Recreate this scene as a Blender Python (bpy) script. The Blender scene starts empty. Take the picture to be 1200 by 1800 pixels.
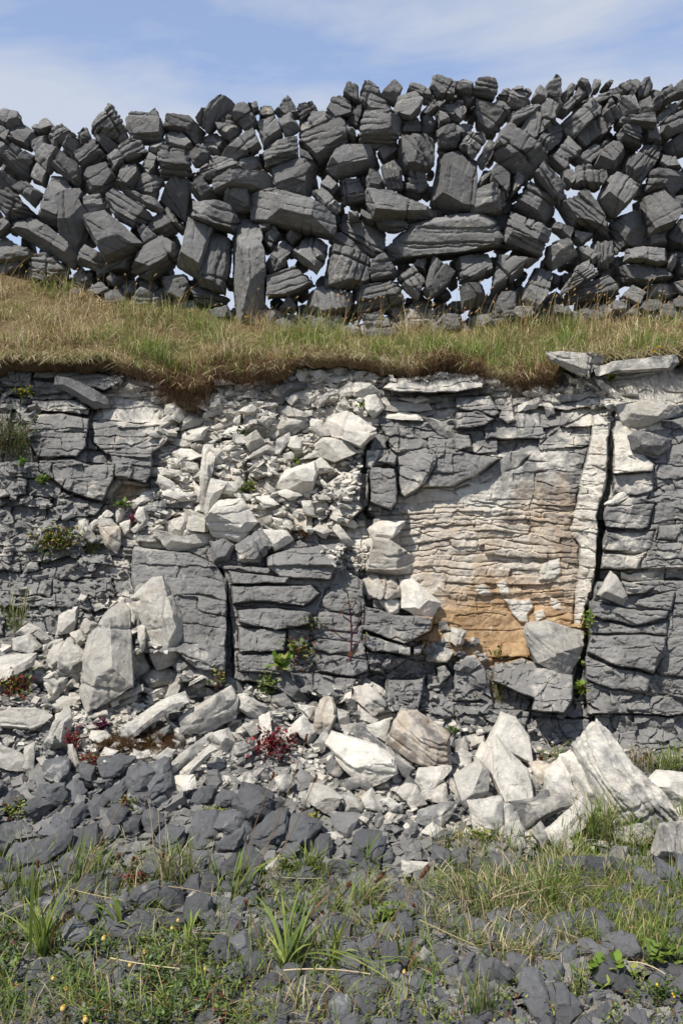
import bpy, math, random
import numpy as np
from mathutils import Vector

SC = bpy.context.scene
COL = SC.collection
R = math.radians

# ------------------------------------------------------------------ camera, sky, sun, exposure
F = 1750.0            # focal length in photo pixels (1200 x 1800)
CZ = 1.6              # eye height
cd = bpy.data.cameras.new('camera')
cam = bpy.data.objects.new('camera', cd)
COL.objects.link(cam)
cam.location = (0, 0, CZ)
cam.rotation_euler = (R(90), 0, 0)
cd.sensor_fit = 'VERTICAL'
cd.sensor_height = 36.0
cd.lens = 35.0
cd.clip_start = 0.05
cd.clip_end = 6000
SC.camera = cam

SUN_EL, SUN_AZ = 56.0, -142.0   # azimuth measured clockwise from +Y (view direction)
sd = Vector((math.sin(R(SUN_AZ)) * math.cos(R(SUN_EL)), math.cos(R(SUN_AZ)) * math.cos(R(SUN_EL)), math.sin(R(SUN_EL))))
ld = bpy.data.lights.new('sun', 'SUN')
ld.energy = 5.0
ld.angle = R(0.5)
ld.color = (1.0, 0.955, 0.88)
sun = bpy.data.objects.new('sun', ld)
COL.objects.link(sun)
sun.location = (-8, -14, 20)
sun.rotation_euler = sd.to_track_quat('Z', 'Y').to_euler()

world = bpy.data.worlds.new('World')
SC.world = world
world.use_nodes = True
wt = world.node_tree
wt.nodes.clear()
wo = wt.nodes.new('ShaderNodeOutputWorld')
bg = wt.nodes.new('ShaderNodeBackground')
bg.inputs['Strength'].default_value = 0.065
sky = wt.nodes.new('ShaderNodeTexSky')
sky.sky_type = 'NISHITA'
sky.sun_disc = False
sky.sun_elevation = R(SUN_EL)
sky.sun_rotation = R(SUN_AZ)
sky.air_density = 1.0
sky.dust_density = 0.6
sky.ozone_density = 1.5
tc = wt.nodes.new('ShaderNodeTexCoord')
mp = wt.nodes.new('ShaderNodeMapping')
mp.inputs['Scale'].default_value = (3.2, 3.2, 13.0)
mp.inputs['Location'].default_value = (7.1, 3.6, 2.6)
nz = wt.nodes.new('ShaderNodeTexNoise')
nz.inputs['Scale'].default_value = 1.0
nz.inputs['Detail'].default_value = 8
nz.inputs['Roughness'].default_value = 0.55
nz.inputs['Distortion'].default_value = 0.35
rp = wt.nodes.new('ShaderNodeValToRGB')
rp.color_ramp.elements[0].position = 0.38
rp.color_ramp.elements[0].color = (0.30, 0.30, 0.30, 1)
rp.color_ramp.elements[1].position = 0.62
rp.color_ramp.elements[1].color = (0.86, 0.86, 0.86, 1)
mx = wt.nodes.new('ShaderNodeMix')
mx.data_type = 'RGBA'
mx.inputs['B'].default_value = (8.3, 8.8, 9.8, 1)
wt.links.new(tc.outputs['Generated'], mp.inputs['Vector'])
wt.links.new(mp.outputs['Vector'], nz.inputs['Vector'])
hz = wt.nodes.new('ShaderNodeMapRange')
hz.inputs['From Min'].default_value = 0.30
hz.inputs['From Max'].default_value = 0.47
hz.inputs['To Min'].default_value = 0.13
hz.inputs['To Max'].default_value = -0.10
sp0 = wt.nodes.new('ShaderNodeSeparateXYZ')
wt.links.new(tc.outputs['Generated'], sp0.inputs['Vector'])
wt.links.new(sp0.outputs['Z'], hz.inputs['Value'])
ad = wt.nodes.new('ShaderNodeMath')
wt.links.new(nz.outputs['Fac'], ad.inputs[0])
wt.links.new(hz.outputs['Result'], ad.inputs[1])
wt.links.new(ad.outputs[0], rp.inputs['Fac'])
sep = wt.nodes.new('ShaderNodeSeparateXYZ')
wt.links.new(tc.outputs['Generated'], sep.inputs['Vector'])
low = wt.nodes.new('ShaderNodeMapRange')
low.inputs['From Min'].default_value = 0.45
low.inputs['From Max'].default_value = 0.75
low.inputs['To Min'].default_value = 1.0
low.inputs['To Max'].default_value = 0.15
wt.links.new(sep.outputs['Z'], low.inputs['Value'])
cm = wt.nodes.new('ShaderNodeMath')
cm.operation = 'MULTIPLY'
wt.links.new(rp.outputs['Color'], cm.inputs[0])
wt.links.new(low.outputs['Result'], cm.inputs[1])
wt.links.new(cm.outputs[0], mx.inputs['Factor'])
gain = wt.nodes.new('ShaderNodeMix')
gain.data_type = 'RGBA'
gain.blend_type = 'MULTIPLY'
gain.inputs['B'].default_value = (1.85, 2.15, 2.55, 1)
wt.links.new(sky.outputs['Color'], gain.inputs['A'])
wt.links.new(gain.outputs['Result'], mx.inputs['A'])
wt.links.new(low.outputs['Result'], gain.inputs['Factor'])
wt.links.new(mx.outputs['Result'], bg.inputs['Color'])
wt.links.new(bg.outputs['Background'], wo.inputs['Surface'])

SC.view_settings.view_transform = 'Standard'
SC.view_settings.look = 'None'
SC.view_settings.exposure = 0.27
SC.view_settings.gamma = 1.0
SC.cycles.max_bounces = 5
SC.cycles.transparent_max_bounces = 8

# ------------------------------------------------------------------ numeric helpers
rng = np.random.default_rng(11)
_perm = np.random.default_rng(3).permutation(256)
_val = np.random.default_rng(5).random(256) * 2 - 1


def vnoise(x, y, z=0.0, seed=0):
    x, y, z = np.broadcast_arrays(np.asarray(x, float), np.asarray(y, float), np.asarray(z, float))
    xi, yi, zi = np.floor(x).astype(int), np.floor(y).astype(int), np.floor(z).astype(int)
    fx, fy, fz = x - xi, y - yi, z - zi
    fx, fy, fz = [t * t * (3 - 2 * t) for t in (fx, fy, fz)]

    def h(i, j, k):
        return _val[_perm[(_perm[(_perm[(i + seed) & 255] + j) & 255] + k) & 255]]
    r = 0
    for i in (0, 1):
        for j in (0, 1):
            for k in (0, 1):
                w = (fx if i else 1 - fx) * (fy if j else 1 - fy) * (fz if k else 1 - fz)
                r = r + w * h(xi + i, yi + j, zi + k)
    return r


def fbm(x, y, z=0.0, seed=0, octv=4, gain=0.5):
    a, r, s = 1.0, 0, 1.0
    for o in range(octv):
        r = r + a * vnoise(np.asarray(x) * s, np.asarray(y) * s, np.asarray(z) * s, seed + 17 * o)
        a *= gain
        s *= 2.03
    return r


def ray(u, v, Y):
    return np.stack([(u - 600) / F * Y, np.asarray(Y) + 0 * u, CZ + (900 - v) / F * Y], -1)


def interp_tab(us, vs, tab, u, v):
    us, vs, tab = np.asarray(us, float), np.asarray(vs, float), np.asarray(tab, float)
    u = np.clip(u, us[0], us[-1] - 1e-6)
    v = np.clip(v, vs[0], vs[-1] - 1e-6)
    i = np.clip(np.searchsorted(us, u, 'right') - 1, 0, len(us) - 2)
    j = np.clip(np.searchsorted(vs, v, 'right') - 1, 0, len(vs) - 2)
    a = (u - us[i]) / (us[i + 1] - us[i])
    b = (v - vs[j]) / (vs[j + 1] - vs[j])
    return (tab[j, i] * (1 - a) + tab[j, i + 1] * a) * (1 - b) + (tab[j + 1, i] * (1 - a) + tab[j + 1, i + 1] * a) * b


def worley(u, v, cell, seed):
    """nearest of a jittered lattice: cell number hash values in -1..1 (three of them), offsets to the centre"""
    gu, gv = np.floor(u / cell).astype(int), np.floor(v / cell).astype(int)
    best = np.full(u.shape, 1e9)
    bu, bv = np.zeros(u.shape), np.zeros(u.shape)
    bk = np.zeros(u.shape, int)
    for i in (-1, 0, 1):
        for j in (-1, 0, 1):
            a, b = gu + i, gv + j
            k = _perm[(_perm[(a + seed) & 255] + b) & 255]
            cu, cv = (a + .5 + .5 * _val[k]) * cell, (b + .5 + .5 * _val[(k + 91) & 255]) * cell
            d = (u - cu) ** 2 + (v - cv) ** 2
            m = d < best
            best = np.where(m, d, best)
            bu, bv, bk = np.where(m, u - cu, bu), np.where(m, v - cv, bv), np.where(m, k, bk)
    return _val[(bk + 13) & 255], _val[(bk + 57) & 255], _val[(bk + 131) & 255], bu / cell, bv / cell


def inpoly(poly, u, v):
    poly = np.asarray(poly, float)
    ins = np.zeros(np.shape(u), bool)
    n = len(poly)
    for i in range(n):
        x1, y1 = poly[i]
        x2, y2 = poly[(i + 1) % n]
        if y1 == y2:
            continue
        c = ((y1 > v) != (y2 > v)) & (u < (x2 - x1) * (v - y1) / (y2 - y1) + x1)
        ins ^= c
    return ins


def segdist(pts, u, v, closed=False):
    pts = np.asarray(pts, float)
    d = np.full(np.shape(u), 1e9)
    n = len(pts)
    for i in range(n if closed else n - 1):
        p, q = pts[i], pts[(i + 1) % n]
        w = q - p
        t = np.clip(((u - p[0]) * w[0] + (v - p[1]) * w[1]) / (w @ w + 1e-9), 0, 1)
        d = np.minimum(d, np.hypot(u - p[0] - t * w[0], v - p[1] - t * w[1]))
    return d


def add_mesh(name, verts, quads=None, tris=None, mat=None, parent=None, smooth=True, loc=None, cols=None, attrs=None, sharp=None):
    me = bpy.data.meshes.new(name)
    verts = np.ascontiguousarray(verts, np.float32)
    nq = 0 if quads is None else len(quads)
    nt = 0 if tris is None else len(tris)
    li = []
    if nq:
        li.append(np.asarray(quads).reshape(-1))
    if nt:
        li.append(np.asarray(tris).reshape(-1))
    li = np.concatenate(li).astype(np.int32)
    me.vertices.add(len(verts))
    me.vertices.foreach_set('co', verts.reshape(-1))
    me.loops.add(len(li))
    me.loops.foreach_set('vertex_index', li)
    me.polygons.add(nq + nt)
    ls = np.concatenate([np.arange(nq) * 4, nq * 4 + np.arange(nt) * 3]).astype(np.int32)
    me.polygons.foreach_set('loop_start', ls)
    me.polygons.foreach_set('loop_total', np.concatenate([np.full(nq, 4), np.full(nt, 3)]).astype(np.int32))
    me.polygons.foreach_set('use_smooth', np.full(nq + nt, smooth, dtype=bool))
    me.update(calc_edges=True)
    me.validate()
    if sharp:
        me.set_sharp_from_angle(angle=R(sharp))
    if cols is not None:
        ca = me.color_attributes.new('col', 'FLOAT_COLOR', 'POINT')
        c4 = np.ones((len(verts), 4), np.float32)
        c4[:, :3] = cols
        ca.data.foreach_set('color', c4.reshape(-1))
    for k, a in (attrs or {}).items():
        at = me.attributes.new(k, 'FLOAT', 'POINT')
        at.data.foreach_set('value', np.ascontiguousarray(a, np.float32).reshape(-1))
    if mat:
        me.materials.append(mat)
    o = bpy.data.objects.new(name, me)
    COL.objects.link(o)
    if loc is not None:
        o.location = loc
    if parent is not None:
        o.parent = parent
    return o


def tag(o, label=None, cat=None, group=None, kind=None):
    if label:
        o['label'] = label
    if cat:
        o['category'] = cat
    if group:
        o['group'] = group
    if kind:
        o['kind'] = kind
    return o


def empty(name, loc, label, cat, group=None):
    o = bpy.data.objects.new(name, None)
    COL.objects.link(o)
    o.location = loc
    o.empty_display_size = 0.1
    return tag(o, label, cat, group)


# ------------------------------------------------------------------ materials
class NT:
    def __init__(s, name):
        s.m = bpy.data.materials.new(name)
        s.m.use_nodes = True
        s.t = s.m.node_tree
        s.b = s.t.nodes['Principled BSDF']

    def n(s, typ, **kw):
        nd = s.t.nodes.new(typ)
        for k, v in kw.items():
            if hasattr(nd, k):
                setattr(nd, k, v)
            else:
                nd.inputs[k].default_value = v
        return nd

    def l(s, a, b):
        s.t.links.new(a, b)

    def mix(s, fac, a, b, blend='MIX'):
        nd = s.n('ShaderNodeMix', data_type='RGBA', blend_type=blend)
        for sock, v in ((nd.inputs['Factor'], fac), (nd.inputs['A'], a), (nd.inputs['B'], b)):
            if hasattr(v, 'is_linked'):
                s.l(v, sock)
            else:
                sock.default_value = v if not isinstance(v, tuple) else (*v, 1)
        return nd.outputs['Result']

    def math(s, op, a, b=0.0, clamp=False):
        nd = s.n('ShaderNodeMath', operation=op, use_clamp=clamp)
        for sock, v in ((nd.inputs[0], a), (nd.inputs[1], b)):
            if hasattr(v, 'is_linked'):
                s.l(v, sock)
            else:
                sock.default_value = v
        return nd.outputs[0]

    def noise(s, scale, detail=5, rough=0.6, vec=None, dist=0.0):
        nd = s.n('ShaderNodeTexNoise', Scale=scale, Detail=detail, Roughness=rough, Distortion=dist)
        if vec is not None:
            s.l(vec, nd.inputs['Vector'])
        return nd.outputs['Fac']

    def ramp(s, fac, stops):
        nd = s.n('ShaderNodeValToRGB')
        e = nd.color_ramp.elements
        while len(e) < len(stops):
            e.new(0.5)
        for k, (p, c) in enumerate(stops):
            e[k].position = p
            e[k].color = (*c, 1) if isinstance(c, tuple) else (c, c, c, 1)
        s.l(fac, nd.inputs['Fac'])
        return nd.outputs['Color']


def rock_material(name, obj_attr, grey=(0.165, 0.161, 0.155), pale=(0.70, 0.66, 0.58), lichen=0.62, bump=0.6):
    """limestone: weathered grey, fresh pale and iron-stained shares come from attributes pale / ochre"""
    k = NT(name)
    typ = 'OBJECT' if obj_attr else 'GEOMETRY'
    ap = k.n('ShaderNodeAttribute', attribute_type=typ, attribute_name='pale').outputs['Fac']
    ao = k.n('ShaderNodeAttribute', attribute_type=typ, attribute_name='ochre').outputs['Fac']
    geo = k.n('ShaderNodeNewGeometry')
    pos = geo.outputs['Position']
    n1 = k.noise(3.5, 6, 0.62, pos, 0.4)
    n2 = k.noise(16, 6, 0.65, pos, 0.3)
    n3 = k.noise(70, 4, 0.65, pos)
    n4 = k.noise(7.5, 5, 0.6, pos, 1.0)
    mus = k.n('ShaderNodeMapping', Scale=(5.0, 5.0, 34.0))
    k.l(pos, mus.inputs['Vector'])
    n5 = k.noise(1.0, 5, 0.6, mus.outputs['Vector'], 0.6)
    # grey with soft tonal mottling
    g = k.mix(k.ramp(n1, [(0.3, 0.0), (0.7, 1.0)]), tuple(c * 0.62 for c in grey), tuple(c * 1.30 for c in grey))
    g = k.mix(k.math('MULTIPLY', k.ramp(n3, [(0.25, 0.0), (0.75, 1.0)]), 0.40), g, tuple(c * 1.55 for c in grey))
    g = k.mix(k.math('MULTIPLY', k.ramp(n2, [(0.60, 0.0), (0.74, 1.0)]), lichen), g, (0.40, 0.395, 0.37))
    g = k.mix(k.math('MULTIPLY', k.ramp(n4, [(0.58, 0.0), (0.76, 1.0)]), lichen * 0.7), g, (0.27, 0.245, 0.20))
    p = k.mix(k.ramp(n2, [(0.3, 0.0), (0.72, 1.0)]), tuple(c * 0.70 for c in pale), tuple(c * 1.12 for c in pale))
    p = k.mix(k.math('MULTIPLY', k.ramp(n5, [(0.5, 0.0), (0.75, 1.0)]), 0.35), p, (0.33, 0.33, 0.325))
    p = k.mix(k.math('MULTIPLY', k.ramp(n4, [(0.5, 0.0), (0.78, 1.0)]), 0.45), p, (0.50, 0.40, 0.27))
    p = k.mix(k.math('MULTIPLY', k.ramp(n3, [(0.30, 1.0), (0.62, 0.0)]), 0.32), p, tuple(c * 0.45 for c in pale))
    p = k.mix(k.math('MULTIPLY', k.ramp(n1, [(0.46, 0.0), (0.70, 1.0)]), 0.15), p, (0.34, 0.335, 0.32))
    # threshold grey/pale with noise so that grey skins leave patches
    q = k.math('ADD', ap, k.math('MULTIPLY', k.math('SUBTRACT', n4, 0.5), 1.5))
    q = k.math('ADD', q, k.math('MULTIPLY', k.math('SUBTRACT', n2, 0.5), 0.5))
    q = k.ramp(q, [(0.32, 0.0), (0.68, 1.0)])
    c = k.mix(q, g, p)
    och = k.mix(k.ramp(n2, [(0.3, 0.0), (0.7, 1.0)]), (0.28, 0.155, 0.062), (0.50, 0.335, 0.18))
    drip = k.n('ShaderNodeMapping', Scale=(14.0, 14.0, 2.6))
    k.l(pos, drip.inputs['Vector'])
    n6 = k.noise(1.0, 6, 0.65, drip.outputs['Vector'], 0.8)
    qo = k.math('ADD', ao, k.math('MULTIPLY', k.math('SUBTRACT', n1, 0.5), 0.9))
    qo = k.math('ADD', qo, k.math('MULTIPLY', k.math('SUBTRACT', n6, 0.5), 1.1))
    qo = k.math('MULTIPLY', qo, k.ramp(ao, [(0.0, 0.0), (0.25, 1.0)]))
    qo = k.math('MULTIPLY', k.ramp(qo, [(0.12, 0.0), (1.1, 1.0)]), 0.9)
    c = k.mix(qo, c, och)
    if obj_attr:
        rnd = k.n('ShaderNodeObjectInfo').outputs['Random']
        hs = k.n('ShaderNodeHueSaturation')
        k.l(c, hs.inputs['Color'])
        k.l(k.math('ADD', k.math('MULTIPLY', rnd, 0.52), 0.80), hs.inputs['Value'])
        c = hs.outputs['Color']
    k.l(c, k.b.inputs['Base Color'])
    k.b.inputs['Roughness'].default_value = 0.88
    k.b.inputs['Specular IOR Level'].default_value = 0.25
    b1 = k.n('ShaderNodeBump', Strength=bump, Distance=0.02)
    n7 = k.noise(150, 6, 0.7, pos)
    hgt = k.math('ADD', k.math('ADD', k.math('MULTIPLY', n7, 0.35), k.math('MULTIPLY', k.noise(45, 10, 0.78, pos, 0.6), 1.2)), k.math('MULTIPLY', n5, 0.22))
    k.l(hgt, b1.inputs['Height'])
    k.l(b1.outputs['Normal'], k.b.inputs['Normal'])
    return k.m


def leaf_material(name, trans=0.35):
    k = NT(name)
    a = k.n('ShaderNodeAttribute', attribute_type='GEOMETRY', attribute_name='col').outputs['Color']
    k.l(a, k.b.inputs['Base Color'])
    k.b.inputs['Roughness'].default_value = 0.6
    k.b.inputs['Specular IOR Level'].default_value = 0.25
    tr = k.n('ShaderNodeBsdfTranslucent')
    k.l(a, tr.inputs['Color'])
    ms = k.n('ShaderNodeMixShader')
    ms.inputs['Fac'].default_value = trans
    k.l(k.b.outputs['BSDF'], ms.inputs[1])
    k.l(tr.outputs['BSDF'], ms.inputs[2])
    k.l(ms.outputs['Shader'], k.t.nodes['Material Output'].inputs['Surface'])
    return k.m


def earth_material(name, c1, c2):
    k = NT(name)
    geo = k.n('ShaderNodeNewGeometry')
    pos = geo.outputs['Position']
    n1 = k.noise(9, 8, 0.7, pos, 0.5)
    n2 = k.noise(60, 6, 0.7, pos)
    c = k.mix(k.ramp(n1, [(0.3, 0.0), (0.7, 1.0)]), c1, c2)
    c = k.mix(k.math('MULTIPLY', n2, 0.5), c, tuple(x * 0.45 for x in c1))
    k.l(c, k.b.inputs['Base Color'])
    k.b.inputs['Roughness'].default_value = 1.0
    k.b.inputs['Specular IOR Level'].default_value = 0.1
    b = k.n('ShaderNodeBump', Strength=0.8, Distance=0.03)
    k.l(n2, b.inputs['Height'])
    k.l(b.outputs['Normal'], k.b.inputs['Normal'])
    return k.m


M_STONE = rock_material('weathered_limestone', True, grey=(0.172, 0.169, 0.163), bump=0.85)
M_CLIFF = rock_material('bedrock_limestone', False, grey=(0.2, 0.194, 0.184), lichen=0.6, bump=0.7)
M_LEAF = leaf_material('leaf_blades')
M_DARK = rock_material('dark_limestone', True, grey=(0.105, 0.106, 0.110), pale=(0.5, 0.49, 0.46), lichen=0.32, bump=0.75)
M_TURF = earth_material('dry_turf_soil', (0.14, 0.095, 0.05), (0.26, 0.20, 0.11))
M_EARTH = earth_material('stony_earth', (0.045, 0.042, 0.04), (0.10, 0.095, 0.09))


# ------------------------------------------------------------------ a broken limestone block
def hull_area(p):
    x, y = p[:, 0], p[:, 1]
    return 0.5 * abs(np.dot(x, np.roll(y, -1)) - np.dot(y, np.roll(x, -1)))


def rock_shape(poly, T, r, L=0.008, sf=0.8, shift=(0, 0.5), tilt=(0, 0), chips=4, bed=None, rough=1.0, crisp=0.0, fymin=0.3, cdr=(0.3, 0.7)):
    """poly: outline in metres (right, up) about its centre; T: thickness front to back.
    Returns local verts (x, y, z) with y away from the viewer's side, and quads."""
    p = np.asarray(poly, float)
    n = len(p)
    rad = math.sqrt(hull_area(p) / math.pi)
    ln = np.hypot(*(np.roll(p, -1, 0) - p).T)
    out = []
    for i in range(n):
        m = max(2, int(round(ln[i] / L)))
        t = (np.arange(m) / m)[:, None]
        out.append(p[i] * (1 - t) + p[(i + 1) % n] * t)
    out = np.concatenate(out)
    M = len(out)
    cdp = T * r.uniform(*cdr)
    prof = [(0, -T / 2, 1), (sf, -T / 2 + 0.02 * T, 1), (1.0, -T / 2 + cdp, 0), (1.0, max(-T / 2 + cdp + 0.06 * T, T * 0.22), 0), (0.82, T / 2, 0), (0, T / 2, 0)]
    cnt = [max(3, int(rad * sf / L)), max(2, int(math.hypot((1 - sf) * rad, cdp) / L)), max(2, int(T * 0.5 / (2.2 * L))), 2, 2]
    rows = []
    for (a, b, m) in zip(prof[:-1], prof[1:], cnt):
        for q in range(m):
            t = q / m
            rows.append([a[j] * (1 - t) + b[j] * t for j in range(3)])
    rows.append(list(prof[-1]))
    rows = np.array(rows)
    rows[0, 0] = 0.02
    rows[-1, 0] = 0.02
    sh = np.array(shift) * (1 - sf) * rad
    pts = rows[:, None, 0:1] * out[None] + rows[:, None, 2:3] * sh
    P = np.empty((len(rows), M, 3))
    P[..., 0] = pts[..., 0]
    P[..., 2] = pts[..., 1]
    P[..., 1] = rows[:, None, 1]
    # warp outline and faces at stone scale
    s1 = 2.2 / max(rad, 0.02)
    o = r.uniform(0, 200, 3)
    q = P + o
    w = (0.04 - 0.025 * crisp) * rad
    P[..., 0] += w * vnoise(P[..., 0] * s1 + o[0], P[..., 1] * s1, P[..., 2] * s1 + o[1], 1)
    P[..., 2] += w * vnoise(P[..., 0] * s1 + o[1], P[..., 1] * s1, P[..., 2] * s1 + o[2], 2)
    P[..., 1] += 1.3 * w * vnoise(P[..., 0] * s1 + o[2], P[..., 1] * s1, P[..., 2] * s1 + o[0], 3)
    # broken-off corners: planes that face the front half space
    for c in range(chips):
        a = r.uniform(0, 2 * math.pi)
        fy = r.uniform(fymin, 1.5)
        nrm = np.array([math.cos(a), -fy, math.sin(a)])
        nrm /= np.linalg.norm(nrm)
        d = P @ nrm
        lim = d.max() * (r.uniform(0.66 - .1 * crisp, 0.92) if fy > 0.7 else r.uniform(0.84, 0.96))
        P = P - np.maximum(0, d - lim)[..., None] * nrm
    for ax, col in ((0, 0), (2, 1)):
        lo, hi = P[..., ax].min(), P[..., ax].max()
        P[..., ax] = (P[..., ax] - lo) * (np.ptp(p[:, col]) / (hi - lo)) + p[:, col].min()
    # normals on the grid
    du = np.roll(P, -1, 1) - np.roll(P, 1, 1)
    dv = np.gradient(P, axis=0)
    N = np.cross(dv, du)
    N /= (np.linalg.norm(N, axis=-1, keepdims=True) + 1e-9)
    ctr = P.reshape(-1, 3).mean(0)
    if ((P - ctr) * N).sum() < 0:
        N = -N
    h = np.zeros(P.shape[:2])
    X, Yy, Z = P[..., 0], P[..., 1], P[..., 2]
    h += rough * (0.006 - 0.0035 * crisp) * fbm(X * 9 + o[0], Yy * 9, Z * 9 + o[1], 7, 3) * min(1.0, rad / 0.1)
    h += rough * 0.0032 * fbm(X * 38 + o[1], Yy * 38, Z * 38 + o[0], 9, 3, 0.6)
    if bed:
        th, sp, dep, wid = bed
        dep *= min(1.0, rad / 0.11)
        t = -X * math.sin(th) + Z * math.cos(th) + 0.35 * Yy
        al = X * math.cos(th) + Z * math.sin(th)
        t = t + 0.012 * fbm(al * 7 + o[0], t * 5, Yy * 3, 13, 3) + 0.006 * vnoise(al * 40, t * 30, 0, 14)
        g = np.cumsum(r.uniform(0.45, 1.7, 200) * sp) - 3.0
        st = 0.3 + 0.7 * r.uniform(0, 1, 200)
        idx = np.clip(np.searchsorted(g, t), 1, 199)
        d0, d1 = t - g[idx - 1], g[idx] - t
        near = np.where(d0 < d1, idx - 1, idx)
        dd = np.minimum(d0, d1)
        brk = np.clip(0.85 + 1.5 * vnoise(al * 8 + near * 7.3, near * 3.1, 0, 15), 0, 1.15)
        h -= dep * st[near] * brk * np.exp(-(dd / wid) ** 2)
        h += dep * 0.34 * (r.uniform(-1, 1, 200)[idx])
        # a few joints across the layers
        t2 = al + 0.01 * fbm(t * 9, al * 9, 0, 16, 2)
        for j in r.uniform(-rad, rad, r.integers(0, 3)):
            h -= dep * 1.2 * np.exp(-((t2 - j) / (wid * 1.1)) ** 2) * np.clip(0.5 + 2 * vnoise(t * 6, j * 50, 0, 18), 0, 1)
    P = P + N * h[..., None]
    P[..., 1] += tilt[0] * P[..., 0] + tilt[1] * P[..., 2]
    nr = len(rows)
    i = np.arange(nr - 1)[:, None] * M
    j = np.arange(M)[None]
    j2 = (j + 1) % M
    quads = np.stack([i + j, i + j2, i + M + j2, i + M + j], -1).reshape(-1, 4)
    V = P.reshape(-1, 3)
    # close the two poles
    V = np.concatenate([V, P[0].mean(0)[None], P[-1].mean(0)[None]])
    a = np.arange(M)
    tr = np.concatenate([np.stack([a, np.full(M, nr * M), (a + 1) % M], -1)[:, [0, 1, 2]],
                         np.stack([(nr - 1) * M + a, (nr - 1) * M + (a + 1) % M, np.full(M, nr * M + 1)], -1)])
    return V, quads, tr


def pca_angle(p):
    q = p - p.mean(0)
    w, v = np.linalg.eigh(q.T @ q)
    a = v[:, 1]
    return math.atan2(a[1], a[0]), math.sqrt(max(w[1], 1e-9) / max(w[0], 1e-9))


def rock_from_px(name, px, Y, T, r, mat, grow=1.0, pale=0.0, ochre=0.0, **kw):
    """a stone whose outline is px (photo pixels) standing with its middle at distance Y"""
    px = np.asarray(px, float)
    a2 = np.dot(px[:, 0], np.roll(px[:, 1], -1)) - np.dot(px[:, 1], np.roll(px[:, 0], -1))
    if a2 < 0:
        px = px[::-1]
    c = px.mean(0)
    m = (px - c) * grow * Y / F
    m[:, 1] *= -1
    V, q, t = rock_shape(m, T, r, **kw)
    loc = ray(c[0], c[1], Y)
    o = add_mesh(name, V, q, t, mat, loc=tuple(loc), sharp=27)
    o['pale'] = float(pale)
    o['ochre'] = float(ochre)
    return o



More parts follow.
